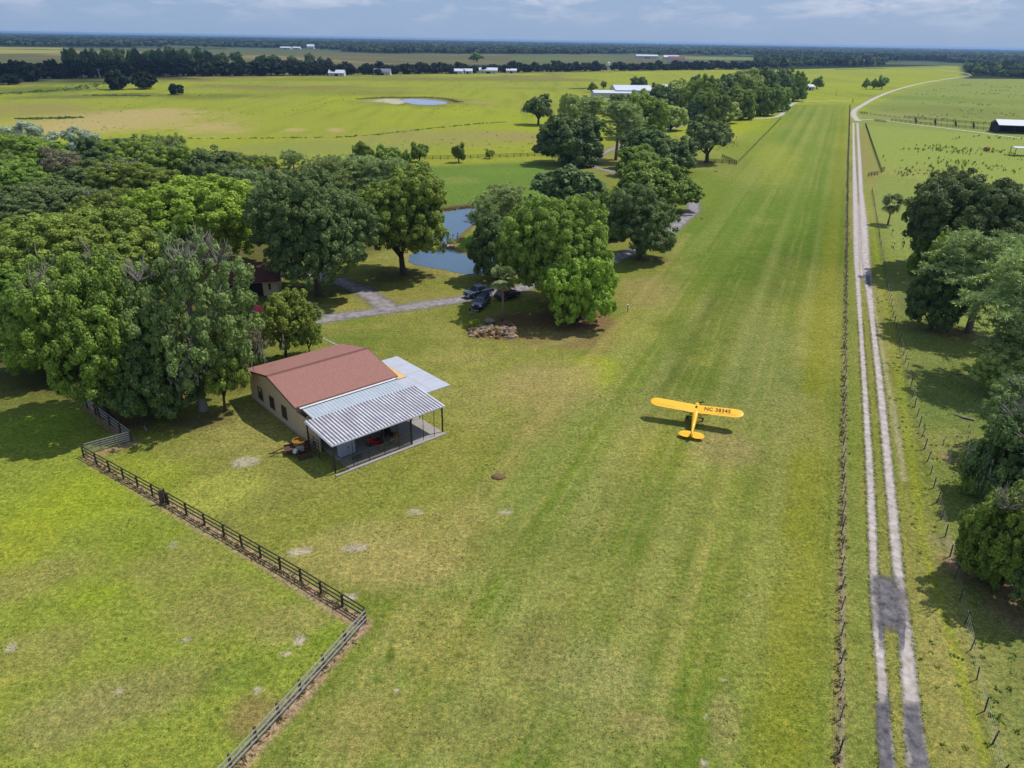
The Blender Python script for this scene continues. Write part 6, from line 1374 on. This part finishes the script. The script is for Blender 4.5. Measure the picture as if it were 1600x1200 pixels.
def scatter_poly(pp, n, dens=None):
    P = np.array(w2(pp)); lo, hi = P.min(0), P.max(0); q = rn.uniform(lo, hi, (n, 2)); return q[inpoly(q[:, 0], q[:, 1], [tuple(a) for a in P])]
# weedy pasture
wp = scatter_poly([(1368, 262), (1384, 240), (1440, 225), (1520, 212), (1640, 215), (1640, 285), (1500, 275), (1420, 280)], 5200); kd = fbm(wp[:, 0] / 16, wp[:, 1] / 16, 3); wp = wp[kd > .56 + rn.uniform(-.1, .1, len(wp))][:360]
tufts('weeds', wp, 'tall dark green weeds scattered over the right pasture', LM['weed'], .42, 9, 5, 2.2)
wp = scatter_poly([(1360, 170), (1420, 148), (1530, 125), (1700, 130), (1700, 205), (1560, 195), (1440, 185)], 9000); kd = fbm(wp[:, 0] / 30, wp[:, 1] / 30, 3); wp = wp[kd > .62][:700]
tufts('weeds', wp, 'low weeds in drifts beyond the cattle yards', LM['weed'], .6, 8, 6, 1.1)
# verge tufts right of the lane
vp = scatter_poly([(1362, 420), (1372, 420), (1425, 560), (1470, 720), (1500, 850), (1560, 1050), (1620, 1210), (1470, 1210), (1425, 950), (1400, 700)], 3200); kd = fbm(vp[:, 0] / 3, vp[:, 1] / 3, 3); vp = vp[kd > .5]
tufts('verge_grass', vp, 'clumpy grass tufts on the verge right of the sandy lane', LM['weed'], .22, 9, 7, .8)
rp_ = scatter_poly([(1470, 540), (1640, 540), (1640, 1215), (1560, 1215), (1490, 850)], 1600); tufts('rough_grass', rp_, 'rough grass tufts under the right-hand trees', LM['weed'], .26, 9, 8, .8)
# lawn tufts: taller clumps standing in the mown grass near the camera
lp = scatter_poly([(-60, 700), (130, 700), (700, 600), (1310, 620), (1316, 1230), (-60, 1230)], 26000); kd = fbm(lp[:, 0] / 2.2, lp[:, 1] / 2.2, 3) + .35 * (fbm(lp[:, 0] / 14, lp[:, 1] / 14, 2) - .5); lp = lp[kd > .56]
tufts('lawn_tufts', lp, 'short grass clumps standing in the mown turf', LM['weed'], .085, 7, 21, .9)
lp = scatter_poly([(-60, 700), (130, 700), (700, 600), (1310, 620), (1316, 1230), (-60, 1230)], 14000); kd = fbm(lp[:, 0] / 3.1 + 9, lp[:, 1] / 3.1, 3); lp = lp[kd > .57]
tufts('straw_tufts', lp, 'dry straw-coloured wisps in the mown turf', LM['reed'], .075, 6, 22, .6)
def along(pp, n, spread):
    P = np.array([at(*q)[:2] for q in pp]); d = np.r_[0, np.cumsum(np.linalg.norm(np.diff(P, axis=0), axis=1))]; u = rn.uniform(0, d[-1], n); return np.c_[np.interp(u, d, P[:, 0]), np.interp(u, d, P[:, 1])] + rn.normal(size=(n, 2)) * spread
tufts('fence_grass', along([(1312, 1230), (1318.5, 640), (1325, 250), (1328, 165)], 2200, .18), 'long dry grass under the strip fence', LM['reed'], .22, 7, 9, 1.0)
tufts('fence_grass', along([(133, 716), (350, 842), (570, 972), (362, 1206), (280, 1300)], 500, .2), 'thin dry grass under the board fence', LM['reed'], .2, 7, 10, .8)
for k_, RR_ in enumerate((RL, RR)):
    tufts('rut_grass', np.vstack([along([(q[0], q[1]) for q in RR_ if q[1] > 440], 900, .09), along([(q[2], q[1]) for q in RR_ if q[1] > 440], 900, .09)]), ['ragged grass edging the left rut', 'ragged grass edging the right rut'][k_], LM['weed'], .12, 6, 31 + k_, .7)
tufts('ditch_weeds', along([(290, 217), (420, 216), (545, 214), (600, 209), (690, 199), (790, 190)], 150, .9), 'line of dark ditch weeds across the left pasture', LM['weed'], .8, 10, 11, .6)
tufts('pond_reeds', along([(560, 155), (600, 152.5), (670, 152.4), (700, 155), (716, 160)], 420, 1.6), 'brown reeds around the far side of the cattle pond', LM['reed'], .8, 10, 12, .7)
tufts('pond_reeds', along([(690, 329), (740, 322.5), (790, 326)], 260, .5), 'brown bank growth behind the upper pond', LM['reed'], .5, 10, 13, .9)
tufts('marsh_scrub', np.vstack([along([(-20, 148), (60, 143), (120, 139), (170, 128)], 300, 6), along([(30, 186), (80, 185), (122, 184)], 120, 2), along([(140, 149), (230, 150)], 130, 2.5), along([(890, 139), (935, 138)], 90, 2), along([(1310, 109), (1380, 107)], 150, 6)]), 'dark scrub lines in the far pastures', LM['dark'], 1.1, 10, 14, .6)
wp = scatter_poly([(0, 240), (0, 150), (320, 125), (1000, 118), (1000, 200), (800, 240)], 5200); kd = fbm(wp[:, 0] / 40, wp[:, 1] / 40, 3); wp = wp[kd > .52]
tufts('pasture_clumps', wp, 'scattered coarse grass clumps in the big pasture', LM['weed'], .5, 7, 15, .6)

# ================================================================== HAZE: the air between here and the skyline
hz = MB(); hz.box(-43000, 43000, -43000, 43000, -1.2, 43); HZ = hz.mesh('haze', None) if False else None
m = bpy.data.materials.new('haze_air'); m.use_nodes = True; n = m.node_tree.nodes; l = m.node_tree.links
n.remove(n['Principled BSDF']); v = n.new('ShaderNodeVolumePrincipled'); v.inputs['Color'].default_value = (.36, .6, 1.0, 1); v.inputs['Density'].default_value = 6.5e-5; v.inputs['Anisotropy'].default_value = .25
l.new(v.outputs[0], n['Material Output'].inputs['Volume'])
o = hz.build('haze', m); tag(o, 'thin blue air between the camera and the skyline', None, None, 'stuff')
# ================================================================== CLOUDS added out of view to throw shade on the far land
M_cloud = bpy.data.materials.new('cloud_vapour'); M_cloud.use_nodes = True
_n = M_cloud.node_tree.nodes; _l = M_cloud.node_tree.links; _n['Principled BSDF'].inputs['Base Color'].default_value = (.9, .9, .92, 1); _n['Principled BSDF'].inputs['Roughness'].default_value = 1
_tr = _n.new('ShaderNodeBsdfTransparent'); _ms = _n.new('ShaderNodeMixShader'); _ms.inputs[0].default_value = .6; _l.new(_n['Principled BSDF'].outputs[0], _ms.inputs[1]); _l.new(_tr.outputs[0], _ms.inputs[2]); _l.new(_ms.outputs[0], _n['Material Output'].inputs[0])
def cloud(px, py, ra, rb_, label, seed, rot=0.0):
    q = at(px, py); k_ = 1250 / sd.z; c = (q[0] + sd.x * k_, q[1] + sd.y * k_, 1250); rg = random.Random(seed); m = MB()
    for i in range(int(26 + ra / 12)):
        a = rg.uniform(0, 6.28); f_ = math.sqrt(rg.random()); x_, y_ = ra * f_ * math.cos(a), rb_ * f_ * math.sin(a); r_ = rb_ * rg.uniform(.22, .45) * (1.15 - f_ * .6)
        m.blob((x_ * math.cos(rot) - y_ * math.sin(rot), x_ * math.sin(rot) + y_ * math.cos(rot), rg.uniform(0, .3) * r_), (r_ * 1.3, r_, r_ * .55), rg, 10, 7, .15)
    o = m.build('cloud', M_cloud, None, True); o.location = c; tag(o, label, None, None, 'structure')
cloud(250, 112, 330, 110, 'unseen cloud added to shade the far tree belt', 1, .5); cloud(-150, 122, 260, 100, 'unseen cloud added to shade the left end of the belt', 2, .4)
cloud(250, 66, 1300, 420, 'long unseen cloud added to shade the far left woods', 3, .15); cloud(1350, 92, 620, 200, 'unseen cloud added to shade the right-hand woods', 4, -.3); cloud(900, 105, 320, 70, 'unseen cloud added to shade the middle of the belt', 5, .1)
print('objects', len(bpy.data.objects));
